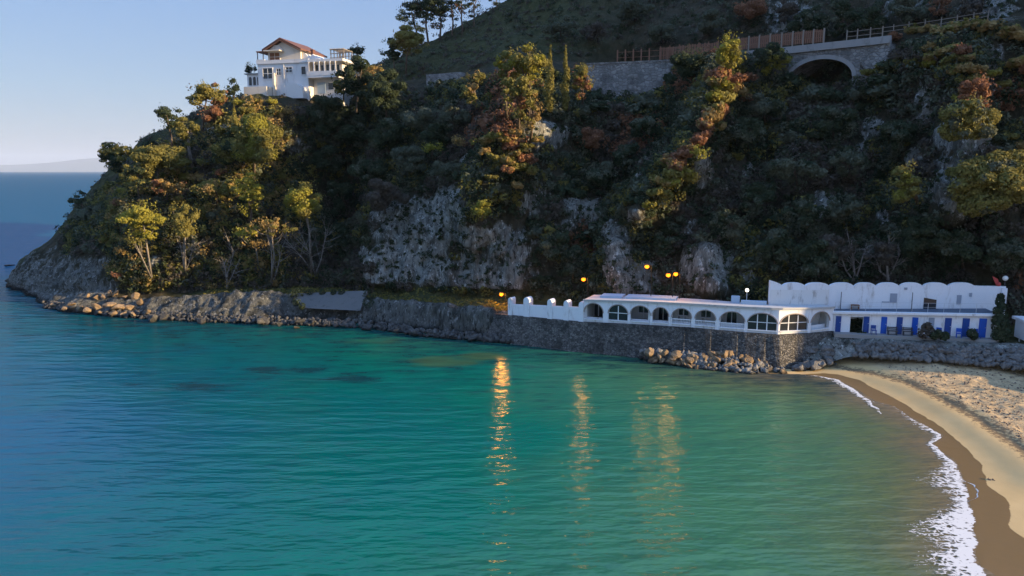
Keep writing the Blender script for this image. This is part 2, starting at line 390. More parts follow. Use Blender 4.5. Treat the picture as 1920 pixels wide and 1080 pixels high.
# last ring: behind the ridge, lower, so the hill has a back
back = base[:, -1] + np.array([0, 60, -8.0]); base = np.concatenate([base, back[:, None]], 1)
cols_px = np.concatenate([np.arange(12, 1930, 4.0), np.arange(1930, 2501, 12.0)])
prof = []
for k in range(base.shape[1]):
    prof.append(np.stack([np.interp(cols_px, stpx, base[:, k, c]) for c in range(3)], 1))
prof = np.array(prof)                                                     # points x cols x 3
ker = np.exp(-np.linspace(-2, 2, 15) ** 2); ker /= ker.sum()
for k in range(prof.shape[0]):
    for c in range(3):
        pad = np.pad(prof[k, :, c], 7, mode='edge')
        # linear extrapolation at the ends keeps the borders in place
        prof[k, :, c] = np.convolve(pad, ker, 'valid')
rows = []; tt = []
for k in range(prof.shape[0] - 1):
    n = segn[k] if segn[k] else 10
    for j in range(n):
        rows.append(prof[k] * (1 - j / n) + prof[k + 1] * (j / n)); tt.append(k + j / n)
rows.append(prof[-1]); tt.append(prof.shape[0] - 1.0)
T = np.array(rows); tt = np.array(tt)                                     # rows x cols x 3
for it in range(3):
    T[1:-1] = T[1:-1] * 0.5 + (T[:-2] + T[2:]) * 0.25
NR, NC = T.shape[:2]
tx, ty = proj(T.reshape(-1, 3)); tx = tx.reshape(NR, NC); ty = ty.reshape(NR, NC)
iq = np.stack([tx.ravel(), ty.ravel()], 1)
def spine(pts, width): 
    d, _, _ = pl_dist(iq, pts); return np.exp(-(d / width) ** 2).reshape(NR, NC)
def blob(px, py, rx, ry): return np.exp(-((tx - px) / rx) ** 2 - ((ty - py) / ry) ** 2)
tmask = sstep(2.6, 3.4, tt)[:, None]
push = 0
SPINES = [([(1355, 140), (1335, 200), (1305, 285), (1245, 340), (1215, 385)], 38, 9.0),
          ([(1750, 105), (1800, 160), (1805, 230), (1780, 330), (1762, 400)], 38, 5.0),
          ([(985, 150), (985, 240), (955, 300), (900, 390)], 55, 5.0),
          ([(300, 280), (280, 380), (285, 480)], 60, 2.5),
          ([(480, 250), (470, 380), (520, 470)], 60, 3.5),
          ([(1850, 330), (1880, 420)], 55, 4.0),
          ([(720, 420), (700, 530)], 30, 2.0), ([(1160, 430), (1170, 530)], 28, 3.0), ([(1330, 470), (1340, 540)], 35, 3.0)]
for pts, wd, amp in SPINES: push = push - amp * spine(pts, wd)
push = push + 7.0 * blob(1540, 140, 55, 40) + 4.0 * blob(1640, 330, 60, 110) + 3.5 * blob(1440, 330, 50, 100) + 4 * blob(1120, 300, 50, 90) + 5 * blob(640, 380, 45, 120)
push = push + 3.5 * blob(1090, 470, 36, 60) + 9.0 * blob(1175, 140, 62, 42)
T[..., 1] += push * tmask
T[..., 0] += push * tmask * 0.35
# rock mask: bare faces seen in the photo
ROCK = [(780, 440, 75, 85, 1.0), (850, 400, 60, 70, .9), (930, 480, 80, 75, 1.0), (870, 520, 150, 40, 1.0), (740, 510, 50, 50, 1.0), (1000, 380, 40, 40, .6), (1165, 480, 28, 70, .9),
        (1205, 520, 50, 40, .8), (1330, 500, 55, 50, .9), (1320, 320, 22, 40, .8), (1030, 255, 40, 28, .8), (1090, 395, 45, 34, .85), (1150, 425, 30, 30, .7), (1060, 430, 30, 24, .6), (1210, 400, 26, 20, .7), (1290, 430, 40, 26, .55), (1400, 520, 40, 30, .6), (690, 480, 26, 40, .7), (1660, 420, 20, 26, .6), (1450, 440, 18, 22, .6), (1770, 350, 30, 60, 1.0),
        (1790, 260, 40, 45, .9), (1740, 200, 28, 60, .7), (1640, 245, 26, 32, 1.0), (1625, 285, 24, 20, .9), (1545, 385, 22, 30, 1.0), (1210, 330, 20, 24, .7), (1480, 280, 22, 16, .6), (1400, 320, 18, 20, .6), (1720, 300, 20, 26, .7), (880, 300, 26, 20, .6), (700, 280, 20, 18, .5), (1120, 225, 30, 18, .6), (1850, 110, 45, 40, .7), (1480, 35, 60, 40, .7),
        (1700, 20, 60, 30, .6), (1850, 20, 80, 30, .7), (560, 275, 30, 40, .5), (370, 470, 20, 20, .8), (1600, 470, 60, 50, .45), (310, 490, 20, 20, .6), (1780, 480, 60, 40, .3),
        (650, 215, 20, 20, .3), (1230, 45, 40, 20, .35), (1310, 60, 30, 20, .5)]
rock = np.zeros((NR, NC))
for px, py, rx, ry, a in ROCK: rock = np.maximum(rock, a * np.exp(-(np.abs((tx - px) / rx) ** 2.6) - (np.abs((ty - py) / ry) ** 2.6)))
low = 1 - sstep(2.0, 2.7, tt)[:, None] * np.ones((1, NC))
rock = np.maximum(rock, low * 0.95)
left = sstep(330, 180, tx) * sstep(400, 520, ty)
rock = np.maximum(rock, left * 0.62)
grass = sstep(1.9, 2.3, tt)[:, None] * (1 - sstep(3.0, 3.25, tt))[:, None] * np.ones((1, NC)) * sstep(280, 380, tx)
rock = np.where(grass > 0.3, rock * (1 - 0.85 * grass), rock)
grass = np.maximum(grass, sstep(7.9, 8.4, tt)[:, None] * sstep(1250, 1000, tx) * (0.75 + 0.25 * fbm(T, 9, 3, 31)))
# real relief
dr = np.gradient(T, axis=0); dc = np.gradient(T, axis=1)
nrm = np.cross(dc, dr); nrm /= np.linalg.norm(nrm, axis=2, keepdims=True) + 1e-9
nrm *= np.sign(-nrm[..., 1:2] + 0.2 * nrm[..., 2:3] + 1e-6)
pr_ = T * np.array([1, 1, 0.45])
rel = 1.5 * fbm(T, 11, 4, 3) + rock * (1.5 * fbm(pr_, 3.2, 5, 9, True) + 0.75 * fbm(pr_, 1.1, 3, 21, True)) + (1 - rock) * 0.7 * fbm(T, 2.6, 4, 14)
calm = np.ones((NR, NC))
calm *= 1 - 0.85 * (sstep(6.75, 7.0, tt) * (1 - sstep(8.0, 8.3, tt)))[:, None]
calm *= np.where((tt < 3.0)[:, None] & (tx > 930), 0.12, 1.0)
calm *= np.where((tt < 2.9)[:, None] & (tx <= 930), 0.55, 1.0)
calm *= np.where((tt < 2.9)[:, None] & (tx > 530) & (tx < 705), 0.2, 1.0)
calm *= 1 - 0.9 * ((tx > 440) & (tx < 650) & (tt > 8.5)[:, None])
T = T + nrm * (rel * calm)[..., None]
tx, ty = proj(T.reshape(-1, 3)); tx = tx.reshape(NR, NC); ty = ty.reshape(NR, NC)
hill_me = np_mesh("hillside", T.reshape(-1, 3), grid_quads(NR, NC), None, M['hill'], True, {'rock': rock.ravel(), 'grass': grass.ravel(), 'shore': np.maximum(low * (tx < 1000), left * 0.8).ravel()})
hill = kind(link("hillside", hill_me), 'structure')
def hillpt(px, py, up=False):
    """nearest point of the hillside seen at photo pixel"""
    d2 = (tx - px) ** 2 + (ty - py) ** 2
    m_ = d2 < max(30.0, d2.min() * 1.5 + 1)
    i = np.argmin(np.where(m_, T[..., 1] + d2 * 0.02, 1e9)); return T.reshape(-1, 3)[i].copy()

# added out-of-frame bluff continuing the coast, profiled to shade the cliff and bathing house
def bluff():
    s = np.linspace(44, 260, 90)                       # along the sun's azimuth, from the right end of the bathing house
    qv = np.array([-7, -3.2, -2.2, -0.1, 0.5, 6, 10, 18, 22, 30, 36, 60, 90.0])
    zv = np.array([-4, 0, 13, 17.5, 25.5, 30, 33, 42, 47, 60, 76, 80, 74.0])
    qq = np.linspace(-7, 90, 90); zz = np.interp(qq, qv, zv)
    dirv = np.array([math.cos(SUN_AZ), -math.sin(SUN_AZ)]); nv = np.array([math.sin(SUN_AZ), math.cos(SUN_AZ)])
    o = np.array([33.0, 72.5])
    S, Q = np.meshgrid(s, qq, indexing='ij')
    X = o[0] + S * dirv[0] + Q * nv[0]; Yy = o[1] + S * dirv[1] + Q * nv[1]
    ramp = sstep(46, 60, S)
    Z = np.interp(Q, qv, zv) * ramp - 3 * (1 - ramp)
    V = np.stack([X, Yy, Z], 2)
    V[..., 2] += (fbm(V, 9, 4, 41) * 3.0 + fbm(V, 3, 3, 44) * 1.2) * np.clip(Z / 8, 0, 1)
    V = V.reshape(-1, 3)
    a = np.zeros(len(V)); return np_mesh("shade_bluff", V, grid_quads(90, 90), None, M['hill'], True, {'rock': a + 0.3, 'grass': a})
kind(link("shade_bluff", bluff()), 'structure')

# ------------------------------------------------------------------ WATER, SAND, FOAM
beach_px = [(1440, 702), (1500, 702), (1533, 705), (1570, 713), (1600, 727), (1638, 752), (1673, 761), (1697, 777), (1728, 794), (1769, 816), (1745, 835), (1770, 852), (1788, 864), (1802, 897),
            (1812, 925), (1813, 942), (1825, 979), (1818, 991), (1829, 1014), (1822, 1037), (1833, 1061), (1864, 1080), (1900, 1140), (1960, 1300), (2010, 1600)]
beach = np.array([G(*p)[:2] for p in beach_px])
beach = np.concatenate([[[beach[0, 0] + 3, 400.0]], beach, [[30, -30]], [[40, -90.0]]])
cliffline = np.array([G(px, r)[:2] for px, r in [(12, 545), (60, 560), (100, 574), (200, 593), (400, 603), (690, 614), (800, 630), (950, 645), (1150, 662), (1300, 675), (1450, 695)]])
m = M['water'] = mat('sea_water', (0.0, 0.15, 0.15), 0.07, 0.5); q = N(m)
q.b.inputs["IOR"].default_value = 1.333
p = q.pos()
dep = q.attr('depth')
dep2 = q.math('ADD', dep, q.math('MULTIPLY', q.math('SUBTRACT', q.noise(p, 0.09, 4, 0.6), 0.5), q.math('MULTIPLY', dep, 0.55)))
c = q.ramp(q.math('MULTIPLY', dep2, 0.1), [(0.0, (0.20, 0.145, 0.085)), (0.03, (0.15, 0.125, 0.070)), (0.10, (0.095, 0.130, 0.062)), (0.22, (0.046, 0.152, 0.080)), (0.42, (0.001, 0.126, 0.088)),
                                          (0.62, (0.0, 0.105, 0.106)), (0.85, (0.0, 0.084, 0.130)), (1.0, (0.0, 0.082, 0.150))])
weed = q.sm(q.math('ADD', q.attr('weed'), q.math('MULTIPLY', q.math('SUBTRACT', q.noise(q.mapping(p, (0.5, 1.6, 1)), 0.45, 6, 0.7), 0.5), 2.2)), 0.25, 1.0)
c = q.mix(q.math('MULTIPLY', weed, 0.8), c, (0.006, 0.034, 0.045))  # dark seabed patches, and the cliff's dark reflection painted into the water colour
olive_mask = q.sm(q.math('ADD', q.attr('shoal'), q.math('MULTIPLY', q.math('SUBTRACT', q.noise(q.mapping(p, (0.6, 1.4, 1)), 0.5, 5, 0.65), 0.5), 0.9)), 0.35, 0.85)
c = q.mix(q.math('MULTIPLY', olive_mask, 0.55), c, (0.07, 0.10, 0.030))  # olive-green patches mixed into the water colour
q.color(c)
dfw = q.n("ShaderNodeBsdfDiffuse"); q.l(c, dfw.inputs[0]); glw = q.n("ShaderNodeBsdfGlossy"); glw.inputs["Roughness"].default_value = 0.115
frw = q.n("ShaderNodeFresnel"); frw.inputs["IOR"].default_value = 1.333
mxw_ = q.n("ShaderNodeMixShader"); q.l(q.math('MINIMUM', frw.outputs[0], 0.15), mxw_.inputs[0]); q.l(dfw.outputs[0], mxw_.inputs[1]); q.l(glw.outputs[0], mxw_.inputs[2]); q.l(mxw_.outputs[0], q.out.inputs[0])
rip = q.math('ADD', q.math('MULTIPLY', q.noise(q.mapping(p, (0.30, 1.0, 1)), 0.95, 2, 0.5), 1.5), q.math('MULTIPLY', q.noise(q.mapping(p, (0.6, 1.0, 1)), 3.6, 3, 0.5), 0.26))
rip = q.math('ADD', rip, q.math('MULTIPLY', q.noise(q.mapping(p, (0.10, 0.42, 1)), 0.55, 2, 0.5), 1.9))
rip = q.math('ADD', rip, q.math('MULTIPLY', q.noise(q.mapping(p, (0.04, 0.30, 1)), 0.35, 2, 0.5), 1.7))
q.bump(rip, 0.45, 0.32)
for n_ in q.t.nodes:
    if n_.type == 'BUMP':
        for k_ in (dfw, glw, frw): q.l(n_.outputs[0], k_.inputs['Normal'])
ra = np.concatenate([np.geomspace(3, 130, 330), np.geomspace(132, 44000, 90)])
th = np.radians(np.concatenate([np.linspace(-110, -42, 20), np.linspace(-40, 40, 330), np.linspace(42, 110, 20)]))
R_, TH = np.meshgrid(ra, th, indexing='ij')
W = np.stack([R_ * np.sin(TH), R_ * np.cos(TH), 0 * R_], 2).reshape(-1, 3)
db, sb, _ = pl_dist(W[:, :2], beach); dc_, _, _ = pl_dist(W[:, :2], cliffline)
sdb = np.where(sb < 0, db, -db)                      # + seaward? fixed below by orientation
if sdb[np.argmin(np.hypot(W[:, 0] + 20, W[:, 1] - 50))] < 0: SGN = -1
else: SGN = 1
sea = sdb * SGN
depth = np.interp(sea, [-5, 0, 1.5, 4, 7, 12, 20, 34, 60, 90], [0, 0.03, 0.32, 0.9, 1.5, 2.15, 3.1, 5.0, 7.6, 10])
depth = np.minimum(depth, np.interp(dc_, [0, 3, 10, 30, 60], [3.2, 3.6, 4.2, 5.8, 10]))
depth += np.interp(W[:, 0], [-70, -38, -15], [4.0, 2.2, 0]) * (sea > 10)
wx, wy = proj(W)
def wb(px, py, rx, ry): return np.exp(-((wx - px) / rx) ** 2 - ((wy - py) / ry) ** 2) * (W[:, 1] > 5)
weed = np.maximum.reduce([wb(500, 696, 60, 12), wb(570, 694, 60, 8), wb(660, 710, 85, 11), wb(375, 727, 95, 11), wb(250, 722, 60, 6) * .7, wb(430, 712, 200, 7) * .6, wb(620, 660, 250, 14) * .5, wb(870, 705, 90, 12) * .45, (.82 * np.exp(-(dc_ / 11.0) ** 2)), .66 * np.exp(-(dc_ / 24.0) ** 2) * np.interp(W[:, 0], [-5, 15], [1, .3]), .42 * np.exp(-(dc_ / 42.0) ** 2) * np.interp(W[:, 0], [-5, 12], [1, 0])])  # seabed patches, plus shoreline bands painted dark in place of the cliff's reflection
shoal = np.maximum.reduce([wb(830, 678, 90, 12), wb(900, 668, 60, 10), wb(700, 640, 130, 12) * .6, wb(560, 632, 60, 8) * .5])
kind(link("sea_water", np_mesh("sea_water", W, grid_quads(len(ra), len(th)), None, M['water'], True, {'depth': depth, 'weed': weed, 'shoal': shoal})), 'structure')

# sea bed far below, so nothing is hollow from above
m = M['sand'] = mat('beach_sand', (0.4, 0.3, 0.2), 0.9, 0.2); q = N(m); p = q.pos()
dry = q.ramp(q.noise(p, 1.2, 8, 0.7), [(0.3, (0.40, 0.28, 0.150)), (0.55, (0.54, 0.39, 0.215)), (0.75, (0.64, 0.47, 0.28))])
smooth_ = q.ramp(q.noise(p, 0.4, 4, 0.6), [(0.3, (0.56, 0.375, 0.165)), (0.7, (0.63, 0.43, 0.195))])
c = q.mix(q.attr('rough'), smooth_, dry)
deb = q.sm(q.math('ADD', q.math('MULTIPLY', q.attr('debris'), 0.42), q.noise(p, 2.6, 6, 0.75)), 0.72, 0.86)
c = q.mix(q.math('MULTIPLY', deb, 0.8), c, (0.10, 0.07, 0.045))
wetm = q.sm(q.attr('wet'), 0.4, 0.6)
c = q.mix(wetm, c, (0.215, 0.130, 0.050))
q.color(c)
rr = q.n("ShaderNodeMapRange"); rr.inputs[3].default_value = 0.95; rr.inputs[4].default_value = 0.42; q.l(wetm, rr.inputs[0]); q.l(rr.outputs[0], q.b.inputs["Roughness"])
hh = q.math('MULTIPLY', q.math('ADD', q.noise(p, 1.7, 6, 0.7), q.math('MULTIPLY', q.vor(p, 1.4, 'SMOOTH_F1'), 0.8)), q.math('ADD', q.math('MULTIPLY', q.attr('rough'), 1.0), 0.05))
q.bump(hh, 0.9, 0.22)
xs = np.concatenate([np.arange(8, 62, 0.22), np.arange(62, 190, 2.5)]); ys = np.concatenate([np.arange(-60, 18, 3.0), np.arange(18, 80, 0.22)])
XX, YY = np.meshgrid(xs, ys, indexing='ij'); B2 = np.stack([XX.ravel(), YY.ravel()], 1)
db, sb, _ = pl_dist(B2, beach); land = -np.where(sb < 0, db, -db) * SGN
wet_px = [(1480, 700), (1540, 699), (1568, 702), (1615, 714), (1673, 744), (1732, 777), (1790, 816), (1820, 848), (1841, 874), (1852, 909), (1880, 928), (1895, 948), (1897, 965), (1891, 983), (1905, 997), (1925, 1010), (1990, 1080), (2100, 1250), (2200, 1600)]
wl = np.array([G(*p_, 0.15)[:2] for p_ in wet_px]); wl = np.concatenate([[[wl[0, 0] + 1, 400.0]], wl, [[48, -30]], [[60, -90.0]]])
dw, sw, _ = pl_dist(B2, wl); wet = np.where(sw * SGN < 0, dw, -dw)
if wet[np.argmin(np.hypot(B2[:, 0] - 60, B2[:, 1] - 50))] > 0: wet = -wet
# both > 0 seaward
wetv = sstep(-0.25, 0.25, wet + 0.25 * fbm(np.stack([B2[:, 0], B2[:, 1], B2[:, 0] * 0], 1), 1.2, 3, 5))
deb_px = [(1560, 684), (1640, 700), (1700, 716), (1760, 742), (1830, 780), (1900, 828), (1990, 900)]
dl = np.array([G(*p_, 0.5)[:2] for p_ in deb_px]); dd, _, _ = pl_dist(B2, dl)
inland = np.maximum(-wet, 0)
zb = np.interp(land, [-12, -3, 0, 4, 10, 20, 60, 120], [-1.6, -0.35, -0.006, 0.16, 0.55, 0.95, 1.4, 3.0])
roughv = sstep(3.2, 5.2, inland + 0.8 * fbm(np.stack([B2[:, 0], B2[:, 1], 0 * B2[:, 0]], 1), 3, 3, 8))
zb += roughv * 0.10 * fbm(np.stack([B2[:, 0], B2[:, 1], 0 * B2[:, 0]], 1), 1.1, 4, 6) + 0.06 * roughv * fbm(np.stack([B2[:, 0], B2[:, 1], 0 * B2[:, 0]], 1), 5, 2, 16)
zb += 0.22 * np.exp(-((dd - 0.8) / 1.6) ** 2)
zb += 0.95 * sstep(64.5, 71.5, B2[:, 1]) * sstep(2, 10, land)
sand_v = np.stack([B2[:, 0], B2[:, 1], zb], 1)
sq = grid_quads(len(xs), len(ys)); keep = (land[sq].max(1) > -9); sq = sq[keep]
debv = np.exp(-(dd / 1.0) ** 2) * 0.9 + roughv * 0.5
def sandz(x, y):
    i = np.argmin((B2[:, 0] - x) ** 2 + (B2[:, 1] - y) ** 2); return zb[i]
kind(link("beach_sand", np_mesh("beach_sand", sand_v, sq[:, ::-1], None, M['sand'], True, {'wet': wetv, 'rough': roughv, 'debris': debv})), 'structure')

m = M['foam'] = mat('sea_foam', (0.70, 0.665, 0.61), 0.8, 0.2); q = N(m); p = q.pos()
wv = q.n("ShaderNodeVectorMath", operation='ADD'); nzv = q.n("ShaderNodeTexNoise"); nzv.inputs["Scale"].default_value = 1.6; nzv.inputs["Detail"].default_value = 4; q.l(p, nzv.inputs["Vector"])
q.l(q.mapping(p, (1, 1.25, 1)), wv.inputs[0]); q.l(nzv.outputs["Color"], wv.inputs[1])
lace = q.vor(wv.outputs[0], 2.2, 'DISTANCE_TO_EDGE')
lace = q.math('ADD', lace, q.math('MULTIPLY', q.math('SUBTRACT', q.noise(p, 6, 4, 0.7), 0.5), 0.35))
thr = q.attr('cover')
vis = q.sm(q.math('SUBTRACT', q.math('ADD', q.math('MULTIPLY', thr, 0.9), q.math('MULTIPLY', q.math('SUBTRACT', q.noise(q.mapping(p, (0.45, 1.8, 1)), 1.9, 6, 0.75), 0.5), 1.9)), q.math('MULTIPLY', lace, 1.7)), 0.22, 0.60)
tr = q.n("ShaderNodeBsdfTransparent"); mx = q.n("ShaderNodeMixShader")
q.l(vis, mx.inputs[0]); q.l(tr.outputs[0], mx.inputs[1]); q.l(q.b.outputs[0], mx.inputs[2]); q.l(mx.outputs[0], q.out.inputs[0])
def foam_strip(name, pts, n_along=260, n_in=26, fade=1.0):
    """pts: (px, row, width seaward in metres, strength)"""
    w0 = np.array([[*G(a, b)[:2], c_, d_] for a, b, c_, d_ in pts])
    L = np.concatenate([[0], np.cumsum(np.hypot(np.diff(w0[:, 0]), np.diff(w0[:, 1])))])
    s = np.linspace(0, L[-1], n_along)
    c4 = np.stack([np.interp(s, L, w0[:, k]) for k in range(4)], 1)
    for k in range(4):
        c4[:, k] = np.convolve(np.pad(c4[:, k], 2, mode='edge'), [.1, .2, .4, .2, .1], 'valid')
    c4[:, 0] += 0.28 * fbm(np.stack([s, s * 0, s * 0], 1), 1.1, 3, 77)
    tv = np.linspace(-0.05, 1, n_in)
    Vv = np.zeros((n_along, n_in, 3)); cov = np.zeros((n_along, n_in))
    for j, t in enumerate(tv):
        Vv[:, j, 0] = c4[:, 0] - t * c4[:, 2]; Vv[:, j, 1] = c4[:, 1] - 0.12 * t * c4[:, 2]
        Vv[:, j, 2] = 0.045 - 0.02 * max(t, 0)
        cov[:, j] = c4[:, 3] * (np.clip((t + 0.05) * 14, 0, 1)) * (1 - max(t, 0)) ** fade
    return np_mesh(name, Vv.reshape(-1, 3), grid_quads(n_along, n_in), None, M['foam'], True, {'cover': cov.ravel()})
f1 = foam_strip("sea_foam", [(1638, 752, .5, .25), (1673, 761, .7, .35), (1697, 777, .9, .55), (1728, 794, 1.2, .75), (1769, 816, 1.1, 1.1), (1748, 835, .9, 1.1), (1770, 852, .9, 1.1), (1788, 864, 1.2, 1.0), (1802, 897, 4.4, 1.0),
     (1812, 925, 2.2, .95), (1813, 942, 1.5, 1.1), (1825, 979, 5.6, 1.2), (1818, 991, 5.0, 1.2), (1829, 1014, 3.6, 1.25), (1822, 1037, 4.2, 1.25), (1833, 1061, 3.6, 1.25), (1845, 1090, 3.6, 1.15), (1880, 1160, 2.0, 1.0), (1940, 1320, 2, 1)])
kind(link("sea_foam", f1), 'stuff')['label'] = "white lacy surf along the sandy shore"
f2 = foam_strip("sea_foam", [(1505, 703, .5, .3), (1533, 705, 1.0, .8), (1570, 713, 1.1, 1.2), (1600, 728, 1.0, 1.35), (1626, 747, .8, 1.3), (1654, 777, .35, 1.0)], 120, 14)
kind(link("sea_foam", f2), 'stuff')['label'] = "short breaking wave by the rock armour"
f3 = foam_strip("sea_foam", [(1803, 899, .12, .8), (1831, 911, .12, 1.2), (1834, 922, .12, 1.2), (1826, 936, .12, 1.1), (1812, 944, .12, .9)], 60, 6, 0.4)
kind(link("sea_foam", f3), 'stuff')['label'] = "thin edge of a spent wave on wet sand"

# far coast over the horizon
fx = np.linspace(-44000, 2000, 160)
fh = 420 + 330 * np.exp(-((fx + 19500) / 3300) ** 2) + 120 * fbm(np.stack([fx, fx * 0, fx * 0], 1), 4200, 4, 61) 
fh = fh * sstep(2000, -6000, fx) * 0.95
V = np.concatenate([np.stack([fx, 0 * fx + 34000, -5 + 0 * fx], 1), np.stack([fx, 0 * fx + 35500, fh * 0.6], 1), np.stack([fx, 0 * fx + 37000, fh], 1), np.stack([fx, 0 * fx + 40000, -5 + 0 * fx], 1)])
kind(link("distant_hills", np_mesh("distant_hills", V, grid_quads(4, 160), None, mat('distant_hill_slopes', (0.07, 0.08, 0.06), 1, 0), True)), 'structure')
hz_m = bpy.data.materials.new("pale_haze"); hz_m.use_nodes = True; nt_ = hz_m.node_tree
nt_.nodes.remove(nt_.nodes["Principled BSDF"]); pv_ = nt_.nodes.new("ShaderNodeVolumePrincipled")
pv_.inputs["Color"].default_value = (0.70, 0.82, 1.0, 1); pv_.inputs["Density"].default_value = 3.2e-5; pv_.inputs["Anisotropy"].default_value = 0.0
nt_.links.new(pv_.outputs[0], nt_.nodes["Material Output"].inputs["Volume"])
hb_ = MB(); hb_.box(-46000, 46000, -46000, 46000, -8, 1000)
hzo = kind(hb_.build("haze", hz_m), 'stuff'); hzo['label'] = "thin pale haze over the sea towards the far coast"

# ------------------------------------------------------------------ THE WATERFRONT: sea wall, white wall, arcade, bathing house
class Path:
    """a facade line in plan, given by photo columns and distances; s is the length along it, d the depth behind it"""
    def __init__(s, pts, row=605):
        s.px = [p[0] for p in pts]; s.w = np.array([P(a, row, b)[:2] for a, b in pts])
        s.L = np.concatenate([[0], np.cumsum(np.hypot(np.diff(s.w[:, 0]), np.diff(s.w[:, 1])))]); s.row = row
    def S(s, px): return float(np.interp(px, s.px, s.L))
    def at(s, ss, d=0.0, z=0.0):
        h = 0.4
        a = np.array([np.interp(ss - h, s.L, s.w[:, k]) for k in (0, 1)]); b = np.array([np.interp(ss + h, s.L, s.w[:, k]) for k in (0, 1)])
        t = (b - a); t /= np.hypot(*t) + 1e-9
        c = np.array([np.interp(ss, s.L, s.w[:, k]) for k in (0, 1)])
        c = c + np.array([-t[1], t[0]]) * d
        return (c[0], c[1], z)
    def Y(s, px): return float(np.interp(px, s.px, s.w[:, 1]))
    def zrow(s, px, row): return P(px, row, s.Y(px))[2]
    def bx(s, mb, s0, s1, d0, d1, z0, z1, n=None, z0b=None, z1b=None):
        """box running along the path; z may differ at the two ends"""
        n = n or max(1, int((s1 - s0) / 1.5)); z0b = z0 if z0b is None else z0b; z1b = z1 if z1b is None else z1b
        vs_ = []
        for i in range(n + 1):
            f = i / n; ss = s0 + (s1 - s0) * f
            a = z0 + (z0b - z0) * f; b = z1 + (z1b - z1) * f
            vs_ += [s.at(ss, d0, a), s.at(ss, d1, a), s.at(ss, d1, b), s.at(ss, d0, b)]
        fs_ = [[0, 1, 2, 3], [4 * n + 3, 4 * n + 2, 4 * n + 1, 4 * n]]
        for i in range(n):
            for k in range(4): fs_.append([4 * i + k, 4 * i + 4 + k, 4 * i + 4 + (k + 1) % 4, 4 * i + (k + 1) % 4])
        return mb.add(vs_, fs_)
    def arch(s, mb, s0, s1, d0, d1, zs, zt, top0, top1, n=14, full=0.55):
        """wall above and below an arched opening between s0 and s1: sill zs, crown zt, wall tops; bottom comes from sill box"""
        sc = (s0 + s1) / 2; hw = (s1 - s0) / 2; spring = zs + (zt - zs) * (1 - full)
        vs_ = []
        for i in range(n + 1):
            a = math.pi * (1 - i / n); x = sc + hw * math.cos(a); z = spring + (zt - spring) * math.sin(a)
            tp = top0 + (top1 - top0) * (i / n)
            vs_ += [s.at(x, d0, z), s.at(x, d1, z), s.at(x, d1, tp), s.at(x, d0, tp)]
        fs_ = [[0, 1, 2, 3], [4 * n + 3, 4 * n + 2, 4 * n + 1, 4 * n]]
        for i in range(n):
            for k in range(4): fs_.append([4 * i + k, 4 * i + 4 + k, 4 * i + 4 + (k + 1) % 4, 4 * i + (k + 1) % 4])
        return mb.add(vs_, fs_)
    def archpane(s, mb, s0, s1, d0, d1, zs, zt, n=14, full=0.55):
        sc = (s0 + s1) / 2; hw = (s1 - s0) / 2; spring = zs + (zt - zs) * (1 - full)
        vs_ = []
        for i in range(n + 1):
            a = math.pi * (1 - i / n); x = sc + hw * math.cos(a); z = spring + (zt - spring) * math.sin(a)
            vs_ += [s.at(x, d0, zs), s.at(x, d1, zs), s.at(x, d1, z), s.at(x, d0, z)]
        fs_ = [[0, 1, 2, 3], [4 * n + 3, 4 * n + 2, 4 * n + 1, 4 * n]]
        for i in range(n):
            for k in range(4): fs_.append([4 * i + k, 4 * i + 4 + k, 4 * i + 4 + (k + 1) % 4, 4 * i + (k + 1) % 4])
        return mb.add(vs_, fs_)
def mid(px, z=3.5, line=None): 
    l_ = line or SEA; return l_.at(l_.S(px), 0, z)

SEA = Path([(915, 87.0), (955, 84.6), (1095, 80.2), (1200, 78.0), (1300, 75.9), (1400, 74.0), (1460, 73.0), (1520, 73.7), (1562, 75.0)])
base_row = [(915, 586), (955, 590), (1095, 603), (1200, 608), (1300, 614), (1400, 623), (1460, 627), (1520, 624), (1562, 620)]
def zb_(px): return SEA.zrow(px, np.interp(px, [b[0] for b in base_row], [b[1] for b in base_row]))
# sea wall: battered stone, following the terrace
def seawall():
    mb = MB(); S1 = SEA.L[-1]; n = 60; vs_ = []
    for i in range(n + 1):
        ss = S1 * i / n; px = np.interp(ss, SEA.L, SEA.px); z = zb_(px) - 0.03
        z = max(z, 2.6)
        wob = 0.12 * math.sin(i * 1.7) + 0.08 * math.sin(i * 3.1)
        vs_ += [SEA.at(ss, -1.0 + wob, -1.2), SEA.at(ss, 1.6, -1.2), SEA.at(ss, 1.6, z), SEA.at(ss, -0.22, z)]
    fs_ = [[0, 1, 2, 3], [4 * n + 3, 4 * n + 2, 4 * n + 1, 4 * n]]
    for i in range(n):
        for k in range(4): fs_.append([4 * i + k, 4 * i + 4 + k, 4 * i + 4 + (k + 1) % 4, 4 * i + (k + 1) % 4])
    mb.add(vs_, fs_); o = mb.build("sea_wall", M['seawall'])
    return tag(o, "long dark rubble-stone sea wall carrying the white arcade above the water", "sea wall")
seawall()

